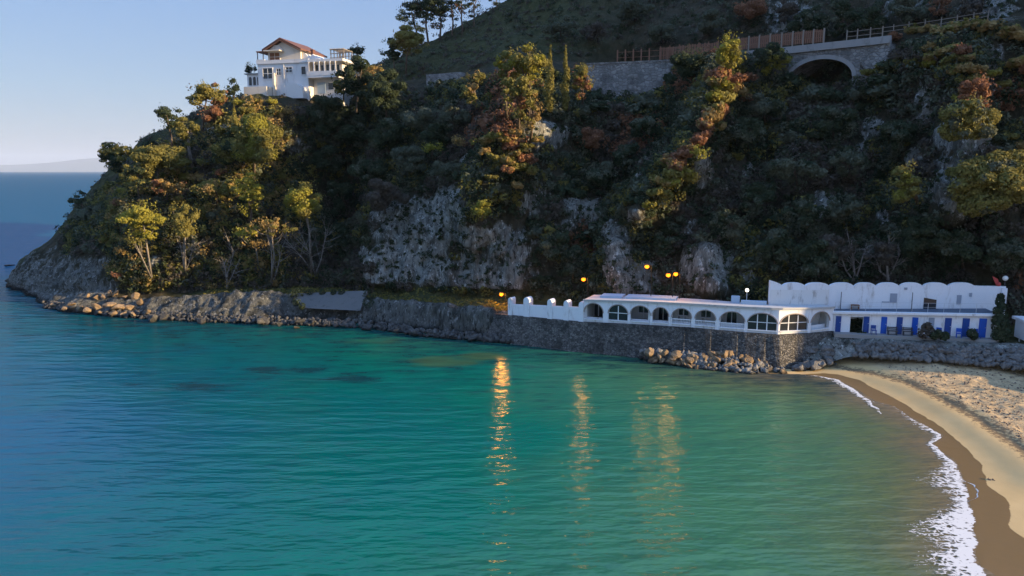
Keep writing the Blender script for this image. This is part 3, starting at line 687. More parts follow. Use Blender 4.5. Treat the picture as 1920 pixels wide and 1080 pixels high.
# white wall with rounded piers
t = thing("terrace_wall", mid(1020, 3.5), "low white wall with five rounded piers at the left end of the arcade, beside the street lamp", "wall")
inv = t.matrix_basis.inverted()
def under(o, t_):
    """keep world placement while parenting to an Empty"""
    o.parent = t_; o.matrix_parent_inverse = t_.matrix_basis.inverted(); return o
mb = MB(); a0, a1 = SEA.S(955), SEA.S(1093)
SEA.bx(mb, a0, a1, 0.0, 0.28, zb_(955), zb_(955) + 1.25, 14, zb_(1093), zb_(1093) + 1.6)
under(mb.build("wall", M['white']), t)
for px, wd in [(957, .5), (989, .75), (1033, .6), (1063, .6), (1090, .55)]:
    s_ = SEA.S(px); z = zb_(px); mb = MB(); h = 2.25 if px > 960 else 2.05
    SEA.archpane(mb, s_ - wd / 2, s_ + wd / 2, -0.14, 0.9, z - 0.02, z + h, 10, 0.18); under(mb.build("pier", M['white']), t)

# arcade
M['rim'] = painted('weathered_brown_arch_rim', (0.36, 0.29, 0.25), (0.18, 0.13, 0.10), 0.7, 1.5)
t = thing("arcade_terrace", mid(1330, 3.5), "long white seafront arcade of ten round arches standing on the stone sea wall", "arcade")
bays = [(a_ - 2, b_ + 2, c_ - 1.2) for a_, b_, c_ in [(1097, 1129, 570), (1143, 1175, 573), (1184, 1217, 575), (1225, 1252, 578), (1262, 1294, 580), (1305, 1340, 583), (1352, 1394, 586), (1404, 1455, 589), (1465, 1513, 590), (1523, 1553, 586)]]
toprow = [(1095, 564), (1200, 567), (1300, 572), (1400, 578), (1460, 580.5), (1520, 579.5), (1562, 577.5)]
def zt_(px): return SEA.zrow(px, np.interp(px, [b[0] for b in toprow], [b[1] for b in toprow]))
edges = [1094] + [x for b in bays for x in b[:2]] + [1562]
fac = MB()
D0, D1 = 0.0, 0.38
for i in range(0, len(edges), 2):        # piers
    s0, s1 = SEA.S(edges[i]), SEA.S(edges[i + 1])
    SEA.bx(fac, s0, s1, D0, D1, zb_(edges[i]), zt_(edges[i]), 2, zb_(edges[i + 1]), zt_(edges[i + 1]))
SILL = 0.24
for b in bays:
    s0, s1 = SEA.S(b[0]), SEA.S(b[1]); zs = zb_((b[0] + b[1]) / 2) + SILL
    zt = SEA.zrow((b[0] + b[1]) / 2, b[2])
    SEA.arch(fac, s0, s1, D0, D1, zs, zt, zt_(b[0]), zt_(b[1]))
    SEA.bx(fac, s0, s1, D0 + 0.06, D1 - 0.05, zb_(b[0]), zb_(b[0]) + SILL, 2, zb_(b[1]), zb_(b[1]) + SILL)
under(fac.build("facade", M['white']), t)
mouldings = MB()
for b in bays:                            # arch rims stand a little proud
    s0, s1 = SEA.S(b[0]), SEA.S(b[1]); sc = (s0 + s1) / 2; hw = (s1 - s0) / 2; zc = zb_((b[0] + b[1]) / 2); zs = zc + SILL
    zt = SEA.zrow((b[0] + b[1]) / 2, b[2]); spring = zs + (zt - zs) * 0.45
    mb = MB(); n = 14; vs_ = []
    for i in range(n + 1):
        a = math.pi * (1 - i / n)
        for rr_, dd_ in ((-0.01, -0.05), (0.085, -0.05), (0.085, 0.05), (-0.01, 0.05)):
            vs_.append(SEA.at(sc + (hw + rr_) * math.cos(a), dd_, spring + (zt - spring + rr_) * math.sin(a)))
    fs_ = [[0, 1, 2, 3], [4 * n + 3, 4 * n + 2, 4 * n + 1, 4 * n]]
    for i in range(n):
        for k in range(4): fs_.append([4 * i + k, 4 * i + 4 + k, 4 * i + 4 + (k + 1) % 4, 4 * i + (k + 1) % 4])
    mb.add(vs_, fs_); under(mb.build("arch_surround", M['rim']), t)
    mb = MB(); SEA.bx(mb, s0 + .02, s1 - .02, -0.1, 0.2, zs + 0.004, zs + 0.09, 2); under(mb.build("sill", M['white']), t)
# glazed bays: frame with mullions, pane behind it
for k in (1, 2, 3, 4, 5, 6, 7, 8, 9):
    b = bays[k]; s0, s1 = SEA.S(b[0]), SEA.S(b[1]); zc = zb_((b[0] + b[1]) / 2); zs = zc + SILL + 0.09; zt = SEA.zrow((b[0] + b[1]) / 2, b[2])
    if k in (1, 7, 8):
        mb = MB()
        for f in (0.33, 0.66) if k != 1 else (0.5,):
            sm_ = s0 + (s1 - s0) * f; SEA.bx(mb, sm_ - .05, sm_ + .05, 0.14, 0.24, zs, zt - 0.15, 1)
        SEA.bx(mb, s0, s1, 0.15, 0.23, zs + 0.75, zs + 0.82, 2)
        fr = under(mb.build("window_frame", M['white']), t)
        mb = MB(); SEA.archpane(mb, s0 + .02, s1 - .02, 0.17, 0.20, zs, zt - 0.02, 14, 0.55); pn = mb.build("pane", M['glass']); pn.parent = fr; pn.matrix_parent_inverse = fr.matrix_basis.inverted() 
    elif k in (4, 5, 6):
        mb = MB(); n = int((s1 - s0) / 0.16)
        for i in range(n + 1):
            sm_ = s0 + 0.04 + (s1 - s0 - .08) * i / n; SEA.bx(mb, sm_ - .022, sm_ + .022, 0.12, 0.17, zs, zs + 0.42, 1)
        SEA.bx(mb, s0, s1, 0.10, 0.19, zs + 0.42, zs + 0.50, 2); under(mb.build("balustrade", M['white']), t)
def dep_(px): return float(np.interp(px, [1095, 1200, 1300, 1400, 1442, 1562], [3.7, 3.5, 3.2, 2.6, 2.0, 2.0]))
def dstrip(mb, pa, pb, f0, f1, z0, z1, n=24):
    vs_ = []
    for i in range(n + 1):
        px = pa + (pb - pa) * i / n; ss = SEA.S(px); a_, b_ = f0(px), f1(px); zb2, zt2 = (z0(px), z1(px))
        vs_ += [SEA.at(ss, a_, zb2), SEA.at(ss, b_, zb2), SEA.at(ss, b_, zt2), SEA.at(ss, a_, zt2)]
    fs_ = [[0, 1, 2, 3], [4 * n + 3, 4 * n + 2, 4 * n + 1, 4 * n]]
    for i in range(n):
        for k in range(4): fs_.append([4 * i + k, 4 * i + 4 + k, 4 * i + 4 + (k + 1) % 4, 4 * i + (k + 1) % 4])
    mb.add(vs_, fs_); return mb
s0, s1 = SEA.S(1094), SEA.S(1562)
mb = dstrip(MB(), 1094, 1562, lambda p_: D1, lambda p_: dep_(p_) - .1, lambda p_: zb_(p_) - .2, lambda p_: zb_(p_) + .02); under(mb.build("floor", M['concrete']), t)
mb = dstrip(MB(), 1094, 1562, lambda p_: dep_(p_) - .4, lambda p_: dep_(p_) - .1, lambda p_: zb_(p_) + .025, lambda p_: zt_(p_) - .003); bw = under(mb.build("back_wall", M['old_white']), t)
for i, b in enumerate(bays):
    sc = (SEA.S(b[0]) + SEA.S(b[1])) / 2 - 0.2
    pm_ = (b[0] + b[1]) / 2; dd_ = dep_(pm_) - .4; zf_ = zb_(pm_)
    mb = MB(); SEA.archpane(mb, sc - .5, sc + .5, dd_ - .12, dd_ - .004, zf_ + (.75 if i % 3 else .05), zf_ + 1.95, 12, 0.5); o = mb.build("window", M['glass'])
    fm_ = MB(); SEA.archpane(fm_, sc - .62, sc + .62, dd_ - .07, dd_ - .006, zf_ + (.6 if i % 3 else .03), zf_ + 2.10, 12, 0.5); SEA.bx(fm_, sc - .05, sc + .05, dd_ - .17, dd_ - .122, zf_ + .1, zf_ + 1.9, 1); fo_ = fm_.build("window_surround", M['white']); under(fo_, t)
    mb = MB(); SEA.bx(mb, SEA.S(b[0]) - .1, SEA.S(b[1]) + .1, .62, .78, zf_ + .03, zf_ + (.62 if i in (6, 7, 8, 9) else .42), 2); under(mb.build("inner_parapet", M['white']), t); under(o, t)
for e_ in (1096, 1216, 1349, 1459, 1560):
    s_ = SEA.S(e_); mb = MB(); SEA.bx(mb, s_ - .12, s_ + .12, D1, dep_(e_) - .4, zb_(e_) + .03, zt_(e_) - .01, 1); under(mb.build("partition", M['old_white']), t)
# roof deck with low parapet
def roofstrip(mb, pa, pb, d0, d1, dz0, dz1, n=24):
    vs_ = []
    for i in range(n + 1):
        px = pa + (pb - pa) * i / n; ss = SEA.S(px); z = zt_(px)
        vs_ += [SEA.at(ss, d0, z + dz0), SEA.at(ss, d1, z + dz0), SEA.at(ss, d1, z + dz1), SEA.at(ss, d0, z + dz1)]
    fs_ = [[0, 1, 2, 3], [4 * n + 3, 4 * n + 2, 4 * n + 1, 4 * n]]
    for i in range(n):
        for k in range(4): fs_.append([4 * i + k, 4 * i + 4 + k, 4 * i + 4 + (k + 1) % 4, 4 * i + (k + 1) % 4])
    mb.add(vs_, fs_)
mb = dstrip(MB(), 1093.5, 1562.5, lambda p_: -.16, dep_, lambda p_: zt_(p_) + .003, lambda p_: zt_(p_) + .13); under(mb.build("roof", M['roofdeck']), t)
mb = MB(); roofstrip(mb, 1093.5, 1562.5, -0.19, -0.02, 0.133, 0.20); under(mb.build("parapet", M['roofdeck']), t)
mb = MB(); roofstrip(mb, 1118, 1160, 1.6, 3.5, 0.133, 0.34, 8); under(mb.build("roof_box", M['bluepale']), t)
mb = MB(); roofstrip(mb, 1167, 1262, 1.3, 3.2, 0.133, 0.36, 12); under(mb.build("roof_box", M['bluepale']), t)
mb = MB(); roofstrip(mb, 1367, 1383, 2.0, 2.5, 0.133, .85, 2); under(mb.build("roof_box", M['bluepale']), t)
mb = MB(); roofstrip(mb, 1386, 1436, 1.5, 2.1, 0.133, 0.50, 8); under(mb.build("roof_box", M['bluepale']), t)

# bathing house
BH = Path([(1556, 75.2), (1868, 71.4), (1960, 70.6)], 605)
bh = thing("bathing_house", BH.at(BH.S(1700), 0, 3.5), "white bathing house with blue cabin doors below and a scalloped wall above", "building")
S = BH.S
ZF = 3.52
def zB(px, row): return BH.zrow(px, row)
def hb(px): return zB(px, np.interp(px, [1560, 1868], [622, 634]))
def ht(px): return zB(px, np.interp(px, [1560, 1868], [587.5, 592.5]))
mb = MB(); a0, a1 = S(1563), S(1867)
gap0, gap1 = S(1596), S(1621)
BH.bx(mb, a0, gap0, 0, 0.3, hb(1563), ht(1563), 2, hb(1596), ht(1596))
BH.bx(mb, gap1, a1, 0, 0.3, hb(1621), ht(1621), 8, hb(1867), ht(1867))
BH.bx(mb, gap0, gap1, 0.02, 0.28, ht(1596) - 0.35, ht(1596), 1, ht(1621) - 0.35, ht(1621))
BH.bx(mb, a1 - .3, a1, 0.3, 3.0, hb(1867), ht(1867), 1)
under(mb.build("lower_wall", M['white']), bh)
mb = MB(); BH.bx(mb, a0 - .2, a1 + .25, -0.28, 0.25, ht(1563) + .003, ht(1563) + 0.22, 10, ht(1867) + .003, ht(1867) + .22); under(mb.build("cornice", M['white']), bh)
mb = MB(); BH.bx(mb, a0 - .2, a1 + .2, 0.26, 3.3, ht(1563) + 0.02, ht(1563) + 0.20, 10, ht(1867) + .02, ht(1867) + .20); under(mb.build("roof_deck", M['deck']), bh)
mb = MB(); BH.bx(mb, a0, a1, -1.1, -0.002, 3.0, hb(1563) + 0.03, 10, 3.0, hb(1867) + 0.03); under(mb.build("plinth", M['concrete']), bh)
for px, wd, c_ in [(1572.5, 9, 'navy'), (1627, 9.5, 'navy'), (1661, 9.5, 'blue'), (1690.5, 9.5, 'navy'), (1719.5, 9.5, 'blue'), (1750, 9, 'greydoor'), (1781, 10.5, 'navy'), (1813.5, 11, 'navy'), (1844, 11.5, 'blue')]:
    s0, s1 = S(px - wd * .58), S(px + wd * .58); z0 = hb(px) + 0.04; z1 = ht(px) - 0.28
    mb = MB(); BH.bx(mb, s0, s1, -0.07, 0.02, z0, z1, 1)
    for f0, f1 in ((0.06, 0.46), (0.54, 0.95)):
        BH.bx(mb, s0 + .12, s1 - .12, -0.09, -0.07, z0 + (z1 - z0) * f0, z0 + (z1 - z0) * f1, 1)
    d_ = under(mb.build("door", M[c_]), bh)
    if c_ == 'greydoor': d_['label'] = "faded grey cabin door"
    mb = MB(); mb.ball(BH.at(s1 - .1, -0.12, z0 + 1.0), 0.045, 6, 4); h_ = mb.build("handle", M['palemetal']); h_.parent = d_
# upper wall with scallops
UP = Path([(1443, 75.2), (1500, 75.6), (1556, 76.6), (1885, 74.2)], 560)
def zU(px, row): return UP.zrow(px, row)
notch = [(1443, 1465), (1465, 1509), (1509, 1554), (1554, 1601), (1601, 1643), (1643, 1687), (1687, 1731), (1731, 1777), (1777, 1827)]
mb = MB(); vs_ = []; tops = []
for a, b in notch:
    for i in range(10):
        f = i / 10.0; px = a + (b - a) * f
        if a == 1443: r = 526 + 8 * f ** 1.3
        else:
            r = 536.5 - 6.5 * (1 - abs(2 * f - 1) ** 3.2)
        tops.append((px, r))
tops += [(1827, 536), (1840, 536.5), (1884, 537)]
for px, r in tops:
    ss = UP.S(px); z0 = 4.5; z1 = zU(px, r); vs_ += [UP.at(ss, 0, z0), UP.at(ss, 0.35, z0), UP.at(ss, 0.35, z1), UP.at(ss, 0, z1)]
n = len(tops) - 1; fs_ = [[0, 1, 2, 3], [4 * n + 3, 4 * n + 2, 4 * n + 1, 4 * n]]
for i in range(n):
    for k in range(4): fs_.append([4 * i + k, 4 * i + 4 + k, 4 * i + 4 + (k + 1) % 4, 4 * i + (k + 1) % 4])
mb.add(vs_, fs_); under(mb.build("upper_wall", M['white']), bh)
mb = MB(); UP.bx(mb, UP.S(1444), UP.S(1553), -0.05, -0.003, 6.0, zU(1444, 543), 4, 6.0, zU(1553, 543)); under(mb.build("stained_panel", M['old_white']), bh)['label'] = "peeling stained stretch of the upper wall"
mb = MB(); UP.bx(mb, UP.S(1876), UP.S(1891), -0.25, 0.4, 3.4, zU(1880, 540), 1); under(mb.build("end_pier", M['white']), bh)
for k, (px, x1, r0, r1, mm) in enumerate([(1671, 1684, 550, 578, 'greydoor'), (1656, 1670, 565, 578, 'greydoor'), (1796, 1804, 553, 577, 'greydoor'), (1818, 1823, 549, 556, 'greydoor'), (1696, 1702, 539, 543, 'greydoor')]):
    mb = MB(); UP.bx(mb, UP.S(px), UP.S(x1), -0.07, -0.005, max(zU(px, r1), 6.35), zU(px, r0), 1)
    under(mb.build("door" if k in (0, 2) else "shutter", M[mm]), bh)
mb = MB(); UP.bx(mb, UP.S(1735), UP.S(1758.5), -0.06, -0.006, zU(1745, 580), zU(1735, 558), 2, None, zU(1758, 562)); o = under(mb.build("window", M['glass']), bh)
mb = MB()
for f in (0.0, 0.5, 1.0):
    ss = UP.S(1735) + f * (UP.S(1758.5) - UP.S(1735)); UP.bx(mb, ss - .04, ss + .04, -0.10, -0.061, zU(1745, 580), zU(1745, 900) - .02, 1)
fr = mb.build("frame", M['woodgrey']); fr.parent = o
mb = MB()
for i in range(11):
    ss = S(1566) + (S(1862) - S(1566)) * i / 10; z = ht(1563 + (1867 - 1563) * i / 10) + 0.2
    BH.bx(mb, ss - .015, ss + .015, 0.36, 0.40, z, z + 0.95, 1)
for h in (0.5, 0.93): BH.bx(mb, S(1566), S(1862), 0.37, 0.39, ht(1563) + 0.2 + h, ht(1563) + 0.22 + h, 8, ht(1867) + 0.2 + h, ht(1867) + 0.22 + h)
under(mb.build("railing", M['palemetal']), bh)
for px in (1579, 1717):
    ss = S(px); z = ht(px) + 0.2; mb = MB(); mb.tube([BH.at(ss, 1.2, z), BH.at(ss, 1.2, z + 1.9)], [.04, .035], 6); under(mb.build("awning_post", M['metal']), bh)
# furniture on the plinth and deck
def chair(px, c_, label, grp):
    mb = MB(); x = 0.24
    mb.box(-x, x, -x, x, .42, .47)
    for a in (-x, x - .05):
        for b in (-x, x - .05): mb.box(a, a + .05, b, b + .05, 0, .42)
    mb.box(-x, x, x - .04, x + .03, .55, .92); mb.box(-x, -x + .05, x - .05, x, .47, .56); mb.box(x - .05, x, x - .05, x, .47, .56)
    o = mb.build("garden_chair", M[c_]); o.location = BH.at(S(px), -0.6, hb(px) + 0.03); o.rotation_euler.z = random.uniform(-.6, .6)
    tag(o, label, "chair", grp)
for px, lab in [(1640, "dark blue garden chair between the first two blue doors right of the open passage"), (1799, "bright blue garden chair between the last three cabin doors, standing alone"), (1832, "grey-blue garden chair left of the rightmost cabin door"), (1762, "blue garden chair beside the grey cabin door and the shrubs")]:
    chair(px, 'navy' if px < 1700 else 'blue', lab, "garden chairs outside the cabins")
for px, lab in [(1676, "low dark slatted bench left of the middle navy cabin door"), (1705, "low dark slatted bench right of the middle navy cabin door")]:
    mb = MB(); s0, s1 = S(px) - .5, S(px) + .5
    for k in range(3): BH.bx(mb, s0, s1, -0.75 + k * .16, -0.63 + k * .16, hb(px) + .43, hb(px) + .48, 1)
    for e_ in (s0 + .08, s1 - .14):
        BH.bx(mb, e_, e_ + .06, -0.72, -0.34, hb(px) + .03, hb(px) + .43, 1)
    for k in range(2): BH.bx(mb, s0, s1, -0.30, -0.26, hb(px) + .55 + k * .16, hb(px) + .66 + k * .16, 1)
    for e_ in (s0 + .08, s1 - .14): BH.bx(mb, e_, e_ + .06, -0.26, -0.22, hb(px) + .03, hb(px) + .86, 1)
    tag(mb.build("bench", M['metal']), lab, "bench", "benches outside the cabins")
mb = MB(); BH.bx(mb, S(1600), S(1617), 1.2, 1.7, ht(1600) + 0.66, ht(1600) + 0.72, 1)
for e_ in (S(1601), S(1616)): BH.bx(mb, e_ - .05, e_ + .05, 1.25, 1.65, ht(1600) + .2, ht(1600) + .66, 1)
tag(mb.build("table", M['wood']), "low reddish wooden table on the roof deck of the bathing house", "table")

# lamp globes at the bathing house and the flag-red bunch
mb = MB(); c0 = UP.at(UP.S(1882), 0.1, zU(1880, 540))
t = thing("globe_lamp", c0, "milky globe lamp on a short post at the right end of the scalloped wall", "lamp")
mb.tube([c0, (c0[0], c0[1], c0[2] + .75)], [.05, .04], 6); under(mb.build("post", M['metal']), t)
mb = MB(); mb.ball((c0[0], c0[1], c0[2] + 1.0), 0.27, 12, 8); under(mb.build("globe", M['globe'], None, True), t)
c0 = UP.at(UP.S(1868), 0.15, zU(1868, 537))
mb = MB(); mb.poly([(0, 0), (.25, .05), (.05, .75), (-.35, .95), (-.55, 1.05), (-.3, .55)], -.03, .03); mb.ball((.18, 0, .2), 0.24, 8, 6)
o = mb.build("red_pennant", M['red']); o.location = c0; tag(o, "small faded red pennant on top of the scalloped wall beside the globe lamp", "pennant")
c0 = SEA.at(SEA.S(1396), 2.3, zt_(1396) + 0.13)
t = thing("globe_lamp", c0, "lit white globe lamp on the arcade roof left of the scalloped wall", "lamp")
mb = MB(); mb.tube([c0, (c0[0], c0[1], c0[2] + 1.25)], [.045, .035], 6); under(mb.build("post", M['palemetal']), t)
mb = MB(); mb.ball((c0[0], c0[1], c0[2] + 1.4), 0.19, 12, 8); under(mb.build("globe", M['whitebulb'], None, True), t)

# kiosk at the right edge of the picture
KI = Path([(1886, 70.3), (1990, 69.4)], 900)
c0 = KI.at(KI.S(1912), 0, 3.2)
t = thing("beach_kiosk", c0, "small white kiosk with flat slab roof and blue octagon at the right edge", "kiosk")
mb = MB(); k0, k1 = KI.S(1890), KI.S(1917)
zk = lambda r: KI.zrow(1900, r)
mb.add([KI.at(k0, 0, zk(639)), KI.at(k0, 2, zk(639)), KI.at(k0, 2, zk(606)), KI.at(k0, 0, zk(606)), KI.at(k1, 0, zk(630)), KI.at(k1, 2, zk(630)), KI.at(k1, 2, zk(606)), KI.at(k1, 0, zk(606))],
       [[0, 1, 2, 3], [7, 6, 5, 4], [0, 3, 7, 4], [1, 5, 6, 2], [0, 4, 5, 1], [3, 2, 6, 7]])
under(mb.build("body", M['white']), t)
mb = MB(); KI.bx(mb, KI.S(1879), KI.S(1985), -0.5, 2.4, zk(606) + .003, zk(601), 2); under(mb.build("roof", M['white']), t)
cs = (k0 + k1) / 2; zc = zk(621)
mb = MB(); oc = [(cs + .33 * math.cos(math.pi / 8 + k * math.pi / 4), zc + .42 * math.sin(math.pi / 8 + k * math.pi / 4)) for k in range(8)]
mb.add([KI.at(a, -.05, b) for a, b in oc] + [KI.at(a, -.002, b) for a, b in oc], [list(range(8)), list(range(15, 7, -1))] + [[i, i + 8, (i + 1) % 8 + 8, (i + 1) % 8] for i in range(8)])
under(mb.build("octagon_sign", M['blue']), t)
mb = MB(); KI.bx(mb, KI.S(1867), KI.S(1884), 0.3, 0.6, zk(651), zk(635), 1)
tag(mb.build("gate_pillar", M['old_white']), "short dirty white masonry block below the ivy, left of the kiosk", "block")

# street lamps with orange light
def street_lamp(px, row, Y, base_z, label, power, single_arm=True):
    b = P(px, row, Y); t_ = thing("street_lamp", (b[0] + .55, b[1] + .1, base_z), label, "street lamp", "orange street lamps below the cliff")
    mb_ = MB(); pole = [(.0, 0, 0), (.0, 0, (b[2] - base_z) * .8), (-.1, 0, b[2] - base_z + .12), (-.35, -.05, b[2] - base_z + .2)]
    mb_.tube(pole, [.05, .04, .03, .03], 6); o = mb_.build("pole", M['lampmetal'], t_)
    mb_ = MB(); mb_.box(-.74, -.34, -.22, .02, b[2] - base_z + .17, b[2] - base_z + .23); mb_.build("lamp_head", M['lampmetal'], t_)
    mb_ = MB(); mb_.ball((-.55, -.1, b[2] - base_z), .25, 10, 7, .85); mb_.build("bulb", M['bulb'], t_, True)
    ld = bpy.data.lights.new("lamp_light", 'POINT'); ld.energy = power; ld.color = (1.0, 0.40, 0.045); ld.shadow_soft_size = 0.22
    lo = link("lamp_light", ld, t_); lo.location = (-.55, -.34, b[2] - base_z - .05)
street_lamp(940, 552, 89.5, 3.2, "street lamp glowing orange at the left end of the white terrace wall", 360)
street_lamp(1094, 524, 84.0, 3.4, "street lamp glowing orange before dark scrub above the terrace wall's right end", 150)
street_lamp(1213, 500, 79.6, 3.5, "topmost orange street lamp against the pale rock above the arcade", 75)
street_lamp(1253, 516, 79.0, 3.5, "left one of the close pair of orange street lamps above the arcade", 75)
street_lamp(1267, 514, 79.2, 3.5, "right one of the close pair of orange street lamps above the arcade", 95)

# concrete slab on the shore to the left
mb = MB()
cn = [P(545, 551, 99.5), P(690, 545, 98.9), P(676, 583, 95.5), P(572, 578, 96.1)]
cn = [c_ + np.array([0, -0.3, 0.08]) for c_ in cn]
dn = [c_ + np.array([0, 1.1, -0.25]) for c_ in cn]
mb.hexa([dn[3], dn[2], dn[1], dn[0], cn[3], cn[2], cn[1], cn[0]]); o = mb.build("concrete_slab", M['shore_concrete'])
tag(o, "sloping grey concrete slab on the rocky shore below the bare forked tree", "slab")
# low garden wall on the headland
mb = MB(); a_ = hillpt(388, 244); b_ = hillpt(432, 232)
a_[2] += .1; b_[2] += .1
for k in range(1):
    d_ = np.array([0.0, -0.6, 0]); mb.hexa([a_ + d_ - [0, 0, 1], b_ + d_ - [0, 0, 1], b_ + [0, .0, -1], a_ + [0, 0, -1], a_ + d_ + [0, 0, .35], b_ + d_ + [0, 0, .35], b_ + [0, 0, .35], a_ + [0, 0, .35]])
tag(mb.build("garden_wall", M['cream']), "short pinkish garden wall among the pines below the villa", "wall")

# ------------------------------------------------------------------ VILLA on the headland
YV = 124.0
c0 = P(560, 178, YV); mpp = float(P(561, 178, YV)[0] - c0[0])
V0 = P(540, 178, YV)
vil = thing("villa", V0, "white two-storey villa with a red gabled roof on the crest of the headland", "house", None, math.radians(-14))
hx = lambda px: (px - 540) * mpp * 1.035
hz = lambda r: (178 - r) * mpp * 1.0
def vbox(name, x0, x1, y0, y1, r0, r1, m_, parent=None, label=None):
    mb_ = MB(); mb_.box(hx(x0), hx(x1), y0, y1, hz(r0), hz(r1)); o_ = mb_.build(name, m_, parent or vil)
    if label: o_['label'] = label
    return o_
def vwin(x0, x1, r0, r1, y, cross=True, name="window", mm='glass'):
    o_ = vbox(name, x0, x1, y - .03, y + .02, r1, r0, M[mm])
    mb_ = MB(); e = .09
    X0, X1, Z0, Z1 = hx(x0), hx(x1), hz(r1), hz(r0)
    mb_.box(X0 - e, X0, y - .1, y + .02, Z0 - e, Z1 + e); mb_.box(X1, X1 + e, y - .1, y + .02, Z0 - e, Z1 + e)
    mb_.box(X0, X1, y - .1, y + .02, Z1, Z1 + e); mb_.box(X0, X1, y - .12, y + .02, Z0 - e, Z0)
    if cross:
        mb_.box((X0 + X1) / 2 - .04, (X0 + X1) / 2 + .04, y - .07, y - .03, Z0, Z1); mb_.box(X0, X1, y - .068, y - .032, (Z0 + Z1) / 2 - .035, (Z0 + Z1) / 2 + .035)
    mb_.build("frame", M['house_white'], o_); return o_
vbox("ground_wall", 481, 582, 0, 9, 198, 121, M['house_white'])
vbox("floor_band", 480, 583, -.18, 9.1, 120.8, 118.3, M['house_white'])
mb = MB(); mb.poly([(hx(496), hz(118)), (hx(562), hz(118)), (hx(562), hz(95)), (hx(527), hz(79.5)), (hx(496), hz(94))], 1.1, 8.5); mb.build("upper_wall", M['cream'], vil)
mb = MB()
for sx_, (xa, ra, xb, rb) in enumerate([(490, 96.5, 527, 76.6), (527, 76.6, 568, 97.5)]):
    A = (hx(xa), hz(ra)); B = (hx(xb), hz(rb)); mb.poly([A, B, (B[0], B[1] + .28), (A[0], A[1] + .28)], .2, 9.2)
mb.build("roof", M['tile'], vil)
mb = MB()
for sx_, (xa, ra, xb, rb) in enumerate([(490, 97.5, 527, 77.8), (527, 77.8, 568, 98.5)]):
    A = (hx(xa), hz(ra)); B = (hx(xb), hz(rb)); mb.poly([(A[0], A[1] - .12), (B[0], B[1] - .12), B, A], .12, .2)
mb.build("bargeboard", M['wood'], vil)
vwin(500, 520, 99, 114, 1.08, True, "door", 'wood')
vbox("awning", 497, 529, -.4, 1.1, 98, 96.2, M['cream'])
mb = MB(); mb.poly([(hx(498), hz(95)), (hx(527), hz(95)), (hx(521), hz(86)), (hx(511), hz(85))], .95, 1.1); mb.build("gable_panel", M['house_white'], vil)
vbox("canopy", 480, 496, -.1, 5, 99, 97, M['wood'])
for x in (481.5, 493): vbox("canopy_post", x, x + 1.0, -.05, .1, 118, 99, M['metal'])
vbox("balcony_wall", 480, 497, -.15, .05, 118.2, 112.5, M['house_white'])
vbox("balcony_wall", 497, 585, -.14, .06, 118.2, 114, M['house_white'])
mb = MB(); mb.box(hx(505), hx(511.5), 3, 4, hz(92), hz(77)); mb.box(hx(504), hx(512.5), 2.9, 4.1, hz(77), hz(75.4)); mb.build("chimney", M['cream'], vil)
mb = MB(); mb.box(hx(577), hx(581.5), 2, 2.6, hz(118), hz(96)); mb.box(hx(576.5), hx(582), 1.9, 2.7, hz(96), hz(94)); mb.build("chimney", M['tile'], vil)
vwin(492, 511, 128.5, 147.5, -.0, True); vwin(519.5, 528, 130, 141.5, 0, True); vwin(538.5, 550.5, 128, 137, 0, True); vwin(569.5, 578, 128, 142, 0, False)
vbox("drainpipe", 534, 535, -.14, -.01, 178, 122, M['house_white'])
vbox("buttress", 513, 517, -.5, -.003, 186, 138, M['cream'])
# stepped roof wall right of the gable
mb = MB(); mb.poly([(hx(563), hz(118)), (hx(600), hz(118)), (hx(596), hz(112)), (hx(588), hz(108)), (hx(583), hz(103)), (hx(575), hz(109)), (hx(568), hz(101)), (hx(563), hz(99))], 1.6, 5); mb.build("parapet_wall", M['house_white'], vil)
vbox("wing_roof_slab", 583, 652, -.3, 8, 120.5, 116, M['house_white'])
vbox("wing_wall", 583, 640, 1.6, 8, 198, 120.5, M['house_white'])
vbox("veranda_slab", 582.5, 641, -.5, 1.6, 149, 145.5, M['house_white'])
vbox("veranda_parapet", 582.5, 641, -.55, -.35, 145.5, 137.5, M['house_white'])
for i in range(6): vbox("veranda_post", 585 + i * 10.4, 587 + i * 10.4, -.45, -.3, 137.5, 120.5, M['house_white'])
for i in range(5): vbox("veranda_window", 588.5 + i * 10.4, 593.5 + i * 10.4, 1.55, 1.597, 138, 124, M['glass'])
vbox("garage_door", 590, 606, 1.55, 1.597, 175, 155, M['bluepale'])
vbox("lower_window", 612, 622, 1.55, 1.597, 168, 156, M['glass'])
mb = MB(); X0, X1, Z0, Z1 = hx(621.5), hx(647.5), hz(115.8), hz(97.5)
for i in range(5):
    x = X0 + (X1 - X0 - .12) * i / 4
    for y in (1.0, 4.0): mb.box(x, x + .12, y, y + .12, Z0, Z1)
for z in (Z1, (Z0 + Z1) / 2 + .2, Z0 + .35):
    mb.box(X0 - .1, X1 + .1, .98, 1.14, z - .1, z); mb.box(X0 - .1, X1 + .1, 3.98, 4.14, z - .1, z)
for i in range(9): mb.box(X0 + (X1 - X0 - .1) * i / 8, X0 + (X1 - X0 - .1) * i / 8 + .08, .8, 4.3, Z1 + .003, Z1 + .1)
mb.build("pergola", M['woodgrey'], vil)
